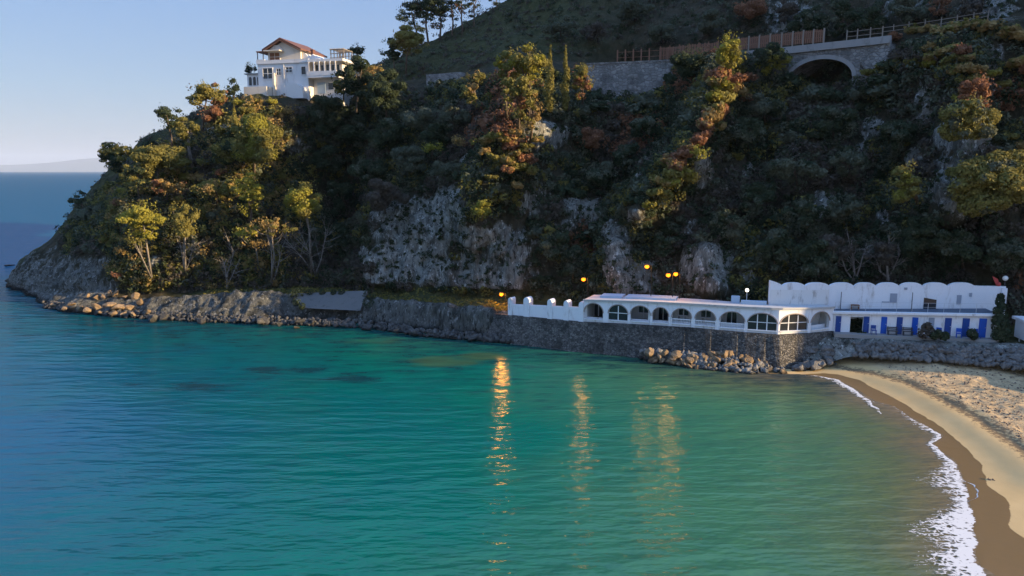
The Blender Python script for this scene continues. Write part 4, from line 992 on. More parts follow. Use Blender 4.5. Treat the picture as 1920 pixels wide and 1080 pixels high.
# annex on the left
vbox("annex_wall", 451, 480.8, 1.0, 7, 190, 137, M['house_white']); vbox("annex_roof", 447.5, 481, .7, 7.3, 137, 135, M['concrete'])
for x in (455, 463.5, 472):
    mb = MB(); xa, xb = hx(x), hx(x + 5.5); zt = hz(142); z0 = hz(157)
    pts = [(xa, z0), (xb, z0)] + [((xa + xb) / 2 + (xb - xa) / 2 * math.cos(a), zt - .25 + .3 * math.sin(a)) for a in np.linspace(0, math.pi, 7)]
    mb.poly(pts, .94, .997); mb.build("arched_window", M['glass'], vil)
vbox("annex_ledge", 450, 480, .6, 1.0, 164, 161, M['house_white'])
vbox("garden_terrace", 466, 512, -2.2, -.004, 192, 164, M['cream'], None, "sunlit cream terrace wall in front of the annex")
mb = MB(); pts = [(hx(537), hz(186)), (hx(579), hz(186))] + [(hx(558.5) + hx(540 + 20) * math.cos(a), hz(176) + (hz(158.5) - hz(176)) * math.sin(a)) for a in np.linspace(0, math.pi, 13)]
mb.poly(pts, -1.4, -.005); mb.build("garden_vault", M['house_white'], vil)

# ------------------------------------------------------------------ COAST ROAD: viaduct, retaining walls, fences
def roadline(px): return float(np.interp(px, [690, 800, 900, 1000, 1150, 1300, 1450, 1600, 1750, 1900], [127, 126, 119, 118, 118.5, 114, 108.8, 100.8, 94.7, 88.5]))
EDGE = [(800, 139), (900, 131), (1000, 122), (1060, 120), (1112, 118), (1260, 112), (1400, 99), (1480, 90), (1550, 82.5), (1650, 72), (1750, 58), (1850, 44), (1900, 38)]
def erow(px): return float(np.interp(px, [e[0] for e in EDGE], [e[1] for e in EDGE]))
VI = Path([(1385, 110.6), (1478, 105.4), (1540, 102.0), (1604, 98.8), (1668, 95.6)], 100)
zd = 36.6
mid_ = VI.at(VI.S(1540), 0, zd)
t = thing("viaduct", mid_, "grey stone road viaduct with one dark arch crossing the gully", "viaduct")
def zV(px, row): return VI.zrow(px, row)
mb = MB(); p0, p1, a0, a1 = VI.S(1385), VI.S(1668), VI.S(1481), VI.S(1601)
top = lambda px: zV(px, np.interp(px, [1385, 1480, 1550, 1650, 1668], [110, 99.5, 93, 83, 81]))
VI.bx(mb, p0, a0, 0, 6.0, 27, top(1385), 4, 27, top(1481))
VI.bx(mb, a1, p1, 0, 6.0, 27, top(1601), 3, 27, top(1668))
# ring of the arch: springing low on the left, crown at row 111
n = 22; vs_ = []; sc = (a0 + a1) / 2; hw = (a1 - a0) / 2; zsp = zV(1540, 148); zcr = zV(1540, 111)
for i in range(n + 1):
    a = math.pi * (1 - i / n); x = sc + hw * math.cos(a); z = zsp + (zcr - zsp) * math.sin(a); px = np.interp(x, VI.L, VI.px)
    vs_ += [VI.at(x, 0, z), VI.at(x, 6, z), VI.at(x, 6, top(px)), VI.at(x, 0, top(px))]
fs_ = [[0, 1, 2, 3], [4 * n + 3, 4 * n + 2, 4 * n + 1, 4 * n]]
for i in range(n):
    for k in range(4): fs_.append([4 * i + k, 4 * i + 4 + k, 4 * i + 4 + (k + 1) % 4, 4 * i + (k + 1) % 4])
mb.add(vs_, fs_); under(mb.build("masonry", M['viaduct']), t)
mb = MB(); vs_ = []
for i in range(n + 1):
    a = math.pi * (1 - i / n)
    for r_, d_ in ((0, -.12), (.55, -.12), (.55, .1), (0, .1)):
        vs_.append(VI.at(sc + (hw + r_) * math.cos(a), d_, zsp + (zcr - zsp + r_) * math.sin(a)))
mb.add(vs_, fs_); under(mb.build("arch_ring", M['concrete']), t)
mb = MB(); VI.bx(mb, p0, p1, -.3, .35, top(1385) + .004, top(1385) + .3, 8, top(1668) + .004, top(1668) + .3); under(mb.build("string_course", M['concrete']), t)
mb = MB(); VI.bx(mb, p0, p1, -.12, .3, top(1385) + .304, top(1385) + .95, 8, top(1668) + .304, top(1668) + .95); under(mb.build("parapet", M['concrete']), t)
mb = MB(); VI.bx(mb, p0, p1, .3, 5.7, top(1385) - .2, top(1385) + .12, 8, top(1668) - .2, top(1668) + .12); under(mb.build("road_surface", M['asphalt']), t)
# retaining wall left of it
RW = Path([(1100, 113.2), (1150, 112.2), (1262, 109.8)], 130)
mb = MB(); s1 = RW.L[-1]; RW.bx(mb, 0, s1, 0, 1.2, 28.5, RW.zrow(1100, 121), 8, 29, RW.zrow(1262, 114.5)); 
RW.bx(mb, 0, s1, -.12, .5, RW.zrow(1100, 121) + .004, RW.zrow(1100, 118.5), 8, RW.zrow(1262, 114.5) + .004, RW.zrow(1262, 111.5))
tag(mb.build("retaining_wall", M['viaduct']), "tall pale stone retaining wall under the wooden fence, right of the cypresses", "wall")
RL = Path([(806, 126.5), (868, 122.5)], 150)
mb = MB(); RL.bx(mb, 0, RL.L[-1], -.9, .6, RL.zrow(806, 172), RL.zrow(806, 141), 4, RL.zrow(868, 172), RL.zrow(868, 136))
tag(mb.build("retaining_wall", M['viaduct']), "short pale retaining wall on the slope left of the lit cypress group", "wall")
# fences
def fence(name, pts, posts, label, mm, h0, h1, boards=0, bm=None, pw=.09):
    f_ = Path([(a, b) for a, b, _ in pts], 100); zz = lambda px: f_.zrow(px, np.interp(px, [p_[0] for p_ in pts], [p_[2] for p_ in pts]))
    pm = pts[len(pts) // 2]; t_ = thing(name, f_.at(f_.S(pm[0]), 0, zz(pm[0])), label, "fence")
    for px in posts:
        ss = f_.S(px); mb_ = MB(); f_.bx(mb_, ss - pw, ss + pw, -pw, pw, zz(px) - .6, zz(px) + h1, 1); under(mb_.build("post", M[mm]), t_)
    if boards:
        mb_ = MB(); a, b = f_.S(posts[0]), f_.S(posts[-1]); n_ = int((b - a) / boards)
        for i in range(n_):
            ss = a + (b - a) * (i + .5) / n_; px = np.interp(ss, f_.L, f_.px); hh_ = h1 * (0.86 + 0.08 * random.random())
            f_.bx(mb_, ss - boards * .36, ss + boards * .36, -.03, .03, zz(px) + h0, zz(px) + hh_, 1)
        under(mb_.build("boards", M[bm or mm]), t_)
    for f in (0.35, 0.8):
        mb_ = MB(); a, b = posts[0], posts[-1]
        f_.bx(mb_, f_.S(a), f_.S(b), pw + .001, pw + .04, zz(a) + h1 * f, zz(a) + h1 * f + .06, len(posts), zz(b) + h1 * f, zz(b) + h1 * f + .06)
        under(mb_.build("rail", M[mm]), t_)
fence("wooden_fence", [(1150, 113.0, 117), (1262, 110.6, 112)], [1158, 1173, 1188, 1203, 1218, 1238, 1252, 1261], "weathered orange-brown post fence on top of the stone retaining wall", 'wood', 0.2, 1.75, 0)
fence("board_fence", [(1236, 111.4, 113), (1352, 109.6, 102)], [1238, 1256, 1274, 1292, 1310, 1328, 1346], "reddish board fence behind the yellow-green shrubs above the road", 'wood', 0.1, 1.95, 0.34)
fence("board_fence", [(1376, 111.0, 95), (1478, 105.4, 85), (1546, 102.0, 79)], [1384, 1404, 1424, 1444, 1465, 1485, 1505, 1524, 1543], "long brown plank fence with pale posts along the road left of the arch", 'woodgrey', 0.05, 1.85, 0.28, 'wood')
fence("post_fence", [(1575, 100.4, 77.5), (1655, 96.4, 69)], [1586, 1606, 1630, 1652], "open pale post-and-rail fence above the arch's right half", 'woodgrey', 0.1, 1.35, pw=.06)
fence("road_railing", [(1650, 98.5, 66), (1700, 97.2, 57), (1750, 95.6, 51), (1850, 92, 36)], [1652, 1672, 1700, 1730, 1760, 1790, 1820, 1846], "thin pale road railing running up to the right behind the orange shrubs", 'woodgrey', 0.1, 1.1, pw=.05)

# ------------------------------------------------------------------ VEGETATION
def leaf_cloud(cent, rad, n, size, r_, flat=1.0, aspect=1.7, shell=0.6):
    """n leaf-shaped quads through each ellipsoid (cent (k,3), rad (k,3))"""
    cent = np.asarray(cent, float); rad = np.asarray(rad, float); k = len(cent)
    n = np.broadcast_to(np.asarray(n), (k,)).astype(int)
    idx = np.repeat(np.arange(k), n); N_ = len(idx)
    d = r_.normal(size=(N_, 3)); d /= np.linalg.norm(d, axis=1, keepdims=True)
    rr_ = (shell + (1 - shell) * r_.random(N_)) ** 0.7
    c = cent[idx] + d * rr_[:, None] * rad[idx]
    nr = d * 1.0 + r_.normal(size=(N_, 3)) * 0.45; nr[:, 2] += 0.2; nr /= np.linalg.norm(nr, axis=1, keepdims=True)
    a = np.cross(nr, r_.normal(size=(N_, 3))); a /= np.linalg.norm(a, axis=1, keepdims=True) + 1e-9
    b = np.cross(nr, a)
    s = (size * (0.6 + 0.8 * r_.random(N_)))[:, None]
    la, lb = s * aspect * 0.5, s * 0.5
    v = np.stack([c - a * la, c - b * lb + nr * s * .12, c + a * la, c + b * lb - nr * s * .08], 1).reshape(-1, 3)
    f = np.arange(N_ * 4).reshape(-1, 4)
    return v, f
def crown_mesh(name, v, f, m_): return np_mesh(name, v, f, None, m_)
PXM = lambda Y: Y / F * 0.985      # metres per photo pixel

def tree(name, bpx, brow, cpx, crow, wpx, hpx, leafm, label, style='broad', barkm='bark', fwd=0.6, lean=None, group=None, dens=1.0, trunk_r=None, nblob=None, seed=0, cat="tree", leaf=None, mix=None, Y=None):
    r_ = np.random.default_rng(1000 + seed + int(cpx) * 7 + int(crow))
    if Y is None: b = hillpt(bpx, brow)
    else: b = P(bpx, brow, Y)
    Yb = b[1] - fwd; k = PXM(Yb)
    c = P(cpx, crow, Yb - fwd * .5); w_, h_ = wpx * k / 2, hpx * k / 2
    b = np.array([b[0], b[1] - fwd * 0.3, b[2] - 0.5])
    t_ = thing(name, b, label, cat, group)
    tl = c - b
    # trunk and limbs
    r0 = trunk_r or max(.12, 0.022 * (np.linalg.norm(tl) + h_))
    mb_ = MB(); mp = tl * 0.55 + np.array([r_.normal() * .25, r_.normal() * .2, 0]) * (np.linalg.norm(tl) * .12)
    tipf = 0.55 if style in ('cypress',) else 0.25
    top_ = tl + np.array([0, 0, h_ * tipf])
    mb_.tube([(0, 0, 0), tuple(mp), tuple(tl * .85 + mp * .12), tuple(top_)], [r0, r0 * .75, r0 * .5, r0 * .15], 7)
    # crown
    if style == 'cypress':
        nb = 9; cc = np.array([[r_.normal() * .08 * w_, r_.normal() * .08 * w_, -h_ + 2 * h_ * (i + .5) / nb] for i in range(nb)])
        fr_ = np.array([(1 - abs(i / (nb - 1) * 1.5 - .45) ** 1.6 * .75) for i in range(nb)]).clip(.18, 1)
        rad = np.stack([w_ * fr_, w_ * fr_, np.full(nb, h_ / nb * 1.7)], 1)
    else:
        nb = int((nblob or np.clip(7 + w_ * h_ * 0.9, 8, 22)) * 1.6); cc = []; tries = 0
        while len(cc) < nb:
            d = r_.normal(size=3); d /= np.linalg.norm(d); rr_ = (0.28 + .72 * r_.random())
            p_ = d * rr_
            if style == 'pine' and p_[2] < -0.25 and r_.random() < .6: continue
            cc.append(p_ * [w_, w_ * .85, h_])
        cc = np.array(cc); sz = np.minimum(w_, h_ * 1.4)
        rr_ = sz * (0.17 + 0.25 * r_.random(nb) ** 1.3)
        fl = 0.55 if style == 'pine' else 0.85
        rad = np.stack([rr_ * 1.15, rr_ * 1.1, rr_ * fl], 1)
    for i in range(min(len(cc), 7) if style != 'cypress' else 0):
        q_ = tl + cc[i]; st = tl * (.5 + .4 * r_.random()) + mp * .1
        m1 = (np.array(st) * .45 + q_ * .55) + np.array([0, 0, -.15 * w_ * r_.random()])
        mb_.tube([tuple(st), tuple(m1), tuple(q_)], [r0 * .42, r0 * .28, r0 * .1], 5)
    mb_.build("trunk", M[barkm], t_, True)
    lsz = leaf or float(np.clip(0.15 + 0.012 * w_, .165, .23))
    area = rad[:, 0] * rad[:, 2] * 4 * math.pi
    n_ = np.clip(area / (lsz * lsz) * 1.55 * dens, 20, 900).astype(int)
    v, f = leaf_cloud(cc + tl, rad, n_, lsz, r_)
    if style == 'broad' or style == 'pine':      # loose sprays that break the outline
        k2 = int(nb * 1.6); d = r_.normal(size=(k2, 3)); d /= np.linalg.norm(d, axis=1, keepdims=True)
        v2, f2 = leaf_cloud(tl + d * np.array([w_, w_ * .9, h_]) * (0.75 + .25 * r_.random((k2, 1))), np.full((k2, 3), .45 + .05 * w_), int(9 * dens), lsz * .9, r_)
        f = np.concatenate([f, f2 + len(v)]); v = np.concatenate([v, v2])
    cr = link("crown", crown_mesh("crown", v, f, M[leafm]), t_)
    if mix:
        cr.data.materials.append(M[mix[0]])
        lo = np.arange(len(f)) ; zc_ = v.reshape(-1, 4, 3)[:, 0]; nz = fbm(zc_, 1.6, 2, seed + 5)
        sel = nz > mix[1]; cr.data.polygons.foreach_set("material_index", sel.astype(np.int32)[:len(cr.data.polygons)])
    return t_

def bare_tree(bpx, brow, tops, label, seed=1, barkm='pale_bark', spread=1.0):
    """leafless tree: trunk forks up to the given pixel points, then twigs"""
    r_ = np.random.default_rng(seed); b = hillpt(bpx, brow); b[1] -= .6; b[2] -= .3
    t_ = thing("bare_tree", b, label, "tree")
    mb_ = MB(); tw = MB(); fork = None
    for i, (px, row) in enumerate(tops):
        e = P(px, row, b[1] - .4 - .5 * r_.random()) - b
        m1 = e * .4 + r_.normal(size=3) * .15
        st = (0, 0, 0) if i == 0 else tuple(np.array([0, 0, .3]) + r_.normal(size=3) * .05)
        rad = .17 if i == 0 else .11
        mb_.tube([st, tuple(m1), tuple(e)], [rad, rad * .7, rad * .25], 6)
        L = np.linalg.norm(e)
        for j in range(10):
            f = .35 + .62 * r_.random(); s_ = m1 * (1 - (f - .4) / .6) + e * ((f - .4) / .6) if f > .4 else m1 * (f / .4)
            d = r_.normal(size=3) * .55 + e / L * .6; d[2] = abs(d[2]); q_ = s_ + d * L * .22 * spread
            mb_.tube([tuple(s_), tuple((s_ + q_) / 2 + r_.normal(size=3) * .1), tuple(q_)], [.045, .03, .012], 4)
            for k in range(3):
                q2 = q_ + (d + r_.normal(size=3) * .6) * L * .10 * spread; mb_.tube([tuple(s_ * .4 + q_ * .6), tuple(q2)], [.02, .008], 3)
    mb_.build("trunk", M[barkm], t_)
    return t_

LIT = 0
# --- headland, left
tree("pine_tree", 380, 245, 388, 180, 74, 54, 'olive_leaf', "round-topped pine with a rust-brown skirt rising over the garden wall on the headland's skyline", 'pine', 'bark', 1.0, seed=1, mix=('rust_leaf', .25))
tree("pine_tree", 402, 240, 398, 214, 42, 30, 'rust_leaf', "low rust-brown crown hanging under the round-topped skyline pine", 'broad', 'bark', 1.0, seed=2)
tree("pine_tree", 322, 290, 316, 226, 46, 66, 'dark_leaf', "dark ragged pine on the skyline, left of the round-topped pine", 'pine', 'bark', .8, seed=3, mix=('ochre_leaf', .45))
tree("pine_tree", 362, 312, 352, 246, 52, 52, 'olive_leaf', "pine on a bare pinkish trunk, in front of the headland's crest", 'pine', 'pale_bark', 1.6, seed=4, trunk_r=.28)
tree("pine_tree", 226, 345, 224, 296, 66, 50, 'dark_leaf', "flat dark pine leaning out over the sea at the headland's left skyline", 'pine', 'bark', .5, seed=5, mix=('olive_leaf', .2))
tree("pine_tree", 300, 345, 300, 300, 96, 64, 'olive_leaf', "broad sunlit olive-green pine above the ochre bush on the headland", 'pine', 'bark', 1.6, seed=6, nblob=20)
tree("pine_tree", 262, 370, 258, 330, 60, 62, 'olive_leaf', "bushy pine below the flat skyline pine, half in shade", 'pine', 'bark', 1.4, seed=7, mix=('dark_leaf', .1))
tree("pine_tree", 285, 300, 282, 282, 44, 36, 'dark_leaf', "small dark crown behind the broad sunlit pine on the skyline", 'pine', 'bark', .5, seed=8)
tree("bush", 320, 372, 312, 350, 66, 30, 'ochre_leaf', "spreading ochre-orange bush glowing in the sun on the headland slope", 'broad', 'bark', 1.8, cat="bush", seed=9, mix=('rust_leaf', .1))
tree("broadleaf_tree", 480, 330, 482, 268, 92, 98, 'olive_leaf', "tall sunlit broadleaf tree below the villa's left end, pale green right side", 'broad', 'bark', 2.6, seed=10, nblob=24, mix=('lime_leaf', .15))
tree("broadleaf_tree", 425, 330, 425, 285, 60, 60, 'olive_leaf', "half-shaded tree between the garden wall and the tall broadleaf tree", 'broad', 'bark', 1.8, seed=11, mix=('dark_leaf', 0))
tree("cypress_tree", 442, 245, 440, 222, 11, 48, 'olive_leaf', "slim small cypress right of the garden wall on the headland", 'cypress', 'bark', 1.5, seed=12)
tree("broadleaf_tree", 408, 375, 405, 352, 84, 42, 'olive_leaf', "wide low sunlit tree in the middle of the headland slope", 'broad', 'bark', 2.0, seed=13, mix=('ochre_leaf', .2))
tree("pine_tree", 292, 512, 268, 412, 70, 84, 'lime_leaf', "bright yellow-green pine on a thin straight trunk at the foot of the headland", 'pine', 'pale_bark', 2.6, seed=14, trunk_r=.16, nblob=18)
tree("pine_tree", 289, 512, 252, 452, 34, 18, 'olive_leaf', "thin leaning pine with a small flat top beside the bright yellow-green pine", 'pine', 'pale_bark', 3.2, seed=15, trunk_r=.12)
tree("broadleaf_tree", 352, 512, 345, 408, 60, 72, 'olive_leaf', "sunlit multi-stemmed tree between the bright pine and the conical pine", 'broad', 'pale_bark', 2.4, seed=16, trunk_r=.17)
tree("pine_tree", 474, 440, 466, 362, 52, 84, 'lime_leaf', "narrow conical yellow-green pine in the centre of the headland slope", 'pine', 'bark', 2.8, seed=17, nblob=16)
tree("broadleaf_tree", 590, 512, 572, 378, 76, 76, 'olive_leaf', "airy sunlit tree on a pale forked trunk at the dark gully's edge", 'broad', 'pale_bark', 4.2, seed=18, dens=.65, trunk_r=.16, mix=('lime_leaf', .2))
tree("pine_tree", 515, 530, 508, 424, 92, 34, 'olive_leaf', "wide flat-topped pine with an orange rim above the grey scrub", 'pine', 'pale_bark', 4.0, seed=19, trunk_r=.15, mix=('ochre_leaf', .05))
tree("pine_tree", 490, 495, 460, 436, 44, 26, 'lime_leaf', "small flat yellow-green pine left of the flat-topped pine", 'pine', 'pale_bark', 3.4, seed=20, trunk_r=.12)
tree("bush", 485, 470, 482, 457, 34, 10, 'ochre_leaf', "thin orange spray of foliage below the small flat pine", 'broad', 'bark', 3.2, seed=21, cat="bush")
tree("pine_tree", 165, 400, 150, 376, 32, 40, 'dark_leaf', "little dark wind-bent pine at the far left edge over the sea", 'pine', 'bark', .4, seed=22)
tree("bush", 220, 385, 218, 380, 18, 10, 'rust_leaf', "small pinkish-rust bush on the dark left slope", 'broad', 'bark', 1.2, seed=23, cat="bush")
tree("bush", 231, 475, 229, 470, 18, 11, 'ochre_leaf', "small ochre bush low on the dark left slope", 'broad', 'bark', 1.6, seed=24, cat="bush")
bare_tree(592, 514, [(578, 412), (535, 448), (560, 430), (612, 430)], "large pale bare tree forking wide at the edge of the dark gully", 3)
bare_tree(515, 530, [(508, 445), (530, 460)], "slim bare tree beneath the flat-topped pine", 4)
bare_tree(350, 512, [(345, 430), (365, 450), (335, 440)], "bare multi-stemmed tree under the sunlit tree on the headland foot", 5)
bare_tree(430, 535, [(420, 490), (450, 485), (440, 470)], "low bare twiggy tree on the headland foot, in shade", 6)
bare_tree(1600, 525, [(1596, 450), (1625, 455), (1570, 462)], "grey bare tree right behind the scalloped wall", 7)
bare_tree(1660, 520, [(1665, 455), (1690, 470), (1640, 480)], "second grey bare tree behind the scalloped wall, farther right", 8)
# --- around the villa
tree("broadleaf_tree", 440, 185, 436, 168, 26, 44, 'dark_leaf', "dark bushy tree at the villa's left corner", 'broad', 'bark', .4, seed=30)
tree("broadleaf_tree", 470, 150, 470, 130, 20, 22, 'dark_leaf', "dark tree top showing behind the villa's annex", 'broad', 'bark', -6, seed=31, Y=132)
tree("pine_tree", 672, 135, 670, 97, 32, 26, 'dark_leaf', "small round umbrella pine standing against the sky right of the villa", 'pine', 'bark', .3, seed=32, nblob=9)
tree("broadleaf_tree", 645, 185, 642, 152, 40, 60, 'dark_leaf', "dark tree covering the villa's right corner", 'broad', 'bark', 1.5, seed=33, mix=('olive_leaf', .3), Y=122)
tree("broadleaf_tree", 720, 170, 698, 142, 54, 38, 'ochre_leaf', "leaning golden-leaved tree on a pale bent trunk right of the villa", 'broad', 'pale_bark', 1.6, seed=34, mix=('olive_leaf', .1), trunk_r=.16)
tree("broadleaf_tree", 690, 190, 685, 175, 60, 44, 'dark_leaf', "dark tree mass beneath the golden leaning tree", 'broad', 'bark', 1.0, seed=35)
tree("pine_tree", 762, 135, 768, 74, 66, 58, 'olive_leaf', "big round golden-green pine on the ridge right of the villa", 'pine', 'bark', 1.5, seed=36, nblob=20, mix=('ochre_leaf', .2))
tree("pine_tree", 740, 130, 735, 95, 44, 56, 'dark_leaf', "shaded pine half behind the big golden-green pine on the ridge", 'pine', 'bark', .6, seed=37)
for i, (px, r0, cx, cr_, w_, h_, lab) in enumerate([(775, 80, 772, 26, 52, 76, "tall ragged pine, leftmost of the group at the top edge"), (800, 75, 798, 20, 56, 80, "tall ragged pine with a rusty crown in the middle of the top-edge group"), (822, 70, 826, 16, 52, 76, "tall pine at the top edge, directly right of the rusty-crowned one"),
      (848, 60, 847, 14, 34, 70, "slender pine at the top edge, left of the two thinnest ones"), (866, 55, 866, 8, 26, 66, "thinnest slender pine at the top edge against the sky"), (888, 45, 888, 4, 34, 60, "slender pine nearest the bare hillside at the top edge"), (930, 10, 930, -8, 30, 34, "dark pine cut by the top edge where the hillside begins")]):
    tree("pine_tree", px, r0, cx, cr_, w_, h_, 'dark_leaf', lab, 'pine', 'bark', .5, seed=40 + i, dens=.6, mix=('rust_leaf', .3 if i in (1, 4, 5) else .6))
tree("broadleaf_tree", 668, 205, 668, 152, 54, 96, 'dark_leaf', "tall dark tree in front of the villa's right wing, shading its front wall", 'broad', 'bark', 1.0, seed=38, Y=120, nblob=18)
tree("broadleaf_tree", 612, 215, 612, 198, 56, 46, 'dark_leaf', "dark tree just below the right half of the villa's front", 'broad', 'bark', 1.0, seed=39, Y=121, nblob=14)
tree("broadleaf_tree", 725, 215, 722, 170, 70, 90, 'dark_leaf', "big dark tree between the golden leaning tree and the short retaining wall", 'broad', 'bark', 1.0, seed=29, Y=117, nblob=20)
# --- lit group in the middle
tree("broadleaf_tree", 888, 205, 890, 168, 38, 70, 'olive_leaf', "slim sunlit tree left of the big sunlit clump above the rock face", 'broad', 'bark', 3.0, seed=50, mix=('ochre_leaf', .05))
tree("broadleaf_tree", 950, 215, 948, 130, 44, 76, 'olive_leaf', "left tree of the big sunlit clump above the rock face", 'broad', 'bark', 4.0, seed=51, mix=('lime_leaf', .2))
tree("broadleaf_tree", 990, 225, 990, 118, 60, 66, 'lime_leaf', "tallest tree of the big sunlit clump above the rock face", 'broad', 'bark', 4.5, seed=52, nblob=16, mix=('olive_leaf', -.1))
tree("broadleaf_tree", 975, 245, 970, 180, 60, 70, 'olive_leaf', "rusty-flecked tree in front of the tallest tree of the sunlit clump", 'broad', 'bark', 5.0, seed=53, mix=('rust_leaf', .3))
tree("broadleaf_tree", 995, 265, 995, 210, 44, 76, 'olive_leaf', "lower sunlit tree hanging below the big sunlit clump", 'broad', 'bark', 5.0, seed=54, mix=('ochre_leaf', 0))
tree("cypress_tree", 1030, 205, 1031, 146, 17, 112, 'olive_leaf', "left of the two tall cypresses beside the sunlit clump", 'cypress', 'bark', 4.0, seed=55)
tree("cypress_tree", 1062, 200, 1061, 146, 15, 108, 'olive_leaf', "right of the two tall cypresses beside the sunlit clump", 'cypress', 'bark', 4.0, seed=56)
tree("broadleaf_tree", 1090, 195, 1091, 150, 42, 74, 'olive_leaf', "rounded sunlit tree, pinkish below, between the cypress and the retaining wall", 'broad', 'bark', 3.5, seed=57, mix=('rust_leaf', .2))
# --- upper road edge
tree("bush", 1290, 140, 1290, 116, 62, 48, 'dark_leaf', "large dark dome-shaped bush hiding the end of the retaining wall", 'broad', 'bark', 3.0, seed=60, cat="bush", nblob=18)
tree("broadleaf_tree", 1368, 122, 1370, 95, 60, 66, 'lime_leaf', "bright yellow-green tree in front of the board fence above the rusty spur", 'broad', 'bark', 4.5, seed=61, mix=('olive_leaf', .1))
tree("bush", 1445, 140, 1446, 112, 60, 50, 'dark_leaf', "dark bush with a lime-green top beside the arch's left foot", 'broad', 'bark', 2.5, seed=62, cat="bush", mix=('lime_leaf', .35), nblob=16)
tree("broadleaf_tree", 1410, 25, 1410, 12, 66, 44, 'rust_leaf', "orange-rust tree at the top edge above the plank fence", 'broad', 'bark', 1.5, seed=63, dens=.8)
tree("broadleaf_tree", 1760, 22, 1762, 8, 40, 36, 'rust_leaf', "rust-brown tree at the top edge above the road railing", 'broad', 'bark', 1.0, seed=64, dens=.7)
# --- right spur
tree("broadleaf_tree", 1815, 250, 1812, 222, 92, 76, 'olive_leaf', "dense olive-green tree crowning the pale rock pinnacle on the right", 'broad', 'pale_bark', 3.5, seed=70, mix=('mid_leaf', .3), nblob=22)
tree("broadleaf_tree", 1835, 215, 1832, 172, 62, 60, 'rust_leaf', "dark rust-red tree right of the spur's olive shrubs", 'broad', 'bark', 3.5, seed=71)
tree("broadleaf_tree", 1850, 385, 1850, 340, 140, 96, 'olive_leaf', "largest rounded olive tree low on the right, below the rock pinnacle", 'broad', 'bark', 4.0, seed=72, nblob=30, mix=('mid_leaf', .3))
tree("broadleaf_tree", 1703, 375, 1702, 345, 62, 78, 'olive_leaf', "sunlit tree alone in the dark gully left of the rock pinnacle", 'broad', 'bark', 6.5, seed=73, mix=('lime_leaf', .35))
tree("bush", 1312, 292, 1312, 285, 34, 16, 'lime_leaf', "single bright lime-green bush beside the rusty spur", 'broad', 'bark', 3.0, seed=74, cat="bush")
tree("bush", 812, 282, 812, 275, 40, 14, 'lime_leaf', "little yellow-green bush alone in the dark scrub above the rock face", 'broad', 'bark', 5.0, seed=75, cat="bush")
tree("bush", 855, 268, 858, 263, 24, 12, 'ochre_leaf', "little ochre bush between the lone yellow-green bush and the pale bushes", 'broad', 'bark', 5.0, seed=76, cat="bush")
tree("bush", 905, 405, 906, 392, 32, 30, 'lime_leaf', "yellow-green bush clinging to the middle of the rock face", 'broad', 'bark', 3.0, seed=77, cat="bush")

# --- individual shrubs, copied from a few kinds
def shrub_mesh(name, leafm, seed, n=9, leaf=.2, dens=1.0, second=None):
    r_ = np.random.default_rng(seed); d = r_.normal(size=(n, 3)); d /= np.linalg.norm(d, axis=1, keepdims=True); d[:, 2] = np.abs(d[:, 2]) * .9
    c = d * (.38 + .35 * r_.random((n, 1))); c[:, 2] += .05
    rad = np.stack([.30 + .22 * r_.random(n)] * 3, 1) * [1.1, 1.1, .85]
    v, f = leaf_cloud(c, rad, int(70 * dens), leaf, r_)
    v2, f2 = leaf_cloud(d * 0.95 + [0, 0, .1], np.full((n, 3), .2), int(7 * dens), leaf * .9, r_)
    f = np.concatenate([f, f2 + len(v)]); v = np.concatenate([v, v2])
    me = np_mesh(name, v, f, None, M[leafm])
    if second:
        me.materials.append(M[second]); nz = fbm(v.reshape(-1, 4, 3)[:, 0], .5, 2, seed); me.polygons.foreach_set("material_index", (nz > .1).astype(np.int32)[:len(me.polygons)])
    return me
KINDS = {'dark': [shrub_mesh("shrub", 'dark_leaf', s_) for s_ in (1, 2, 3)] + [shrub_mesh("shrub", 'dark_leaf', 4, second='olive_leaf')],
         'olive': [shrub_mesh("shrub", 'olive_leaf', s_) for s_ in (11, 12)] + [shrub_mesh("shrub", 'olive_leaf', 13, second='lime_leaf')],
         'mid': [shrub_mesh("shrub", 'mid_leaf', s_) for s_ in (51, 52)] + [shrub_mesh("shrub", 'mid_leaf', 53, second='dark_leaf')],
         'rust': [shrub_mesh("shrub", 'rust_leaf', s_) for s_ in (21, 22)] + [shrub_mesh("shrub", 'rust_leaf', 23, second='ochre_leaf')],
         'grey': [shrub_mesh("shrub", 'grey_leaf', s_, leaf=.14, dens=1.2) for s_ in (31, 32)],
         'ochre': [shrub_mesh("shrub", 'ochre_leaf', 41), shrub_mesh("shrub", 'ochre_leaf', 42, second='olive_leaf')]}
WORD = {'dark': "dark green", 'olive': "olive green", 'mid': "grey-green", 'rust': "rust brown", 'grey': "grey twiggy", 'ochre': "ochre yellow"}
NSH = 0
def shrub(px, row, wpx, kd, where, fwd=.3, pt=None):
    global NSH
    b = hillpt(px, row) if pt is None else pt
    r = wpx * PXM(b[1]) / 2
    o = bpy.data.objects.new("shrub", random.choice(KINDS[kd])); col.objects.link(o); NSH += 1
    o.location = (b[0], b[1] - fwd, b[2] - r * .25); o.rotation_euler = (random.uniform(-.2, .2), random.uniform(-.2, .2), random.uniform(0, 6.28))
    o.scale = (r * random.uniform(.9, 1.2), r * random.uniform(.9, 1.2), r * random.uniform(.75, 1.1))
    tag(o, f"{WORD[kd]} shrub {where}", "shrub", f"{WORD[kd]} shrubs {where}"); return o
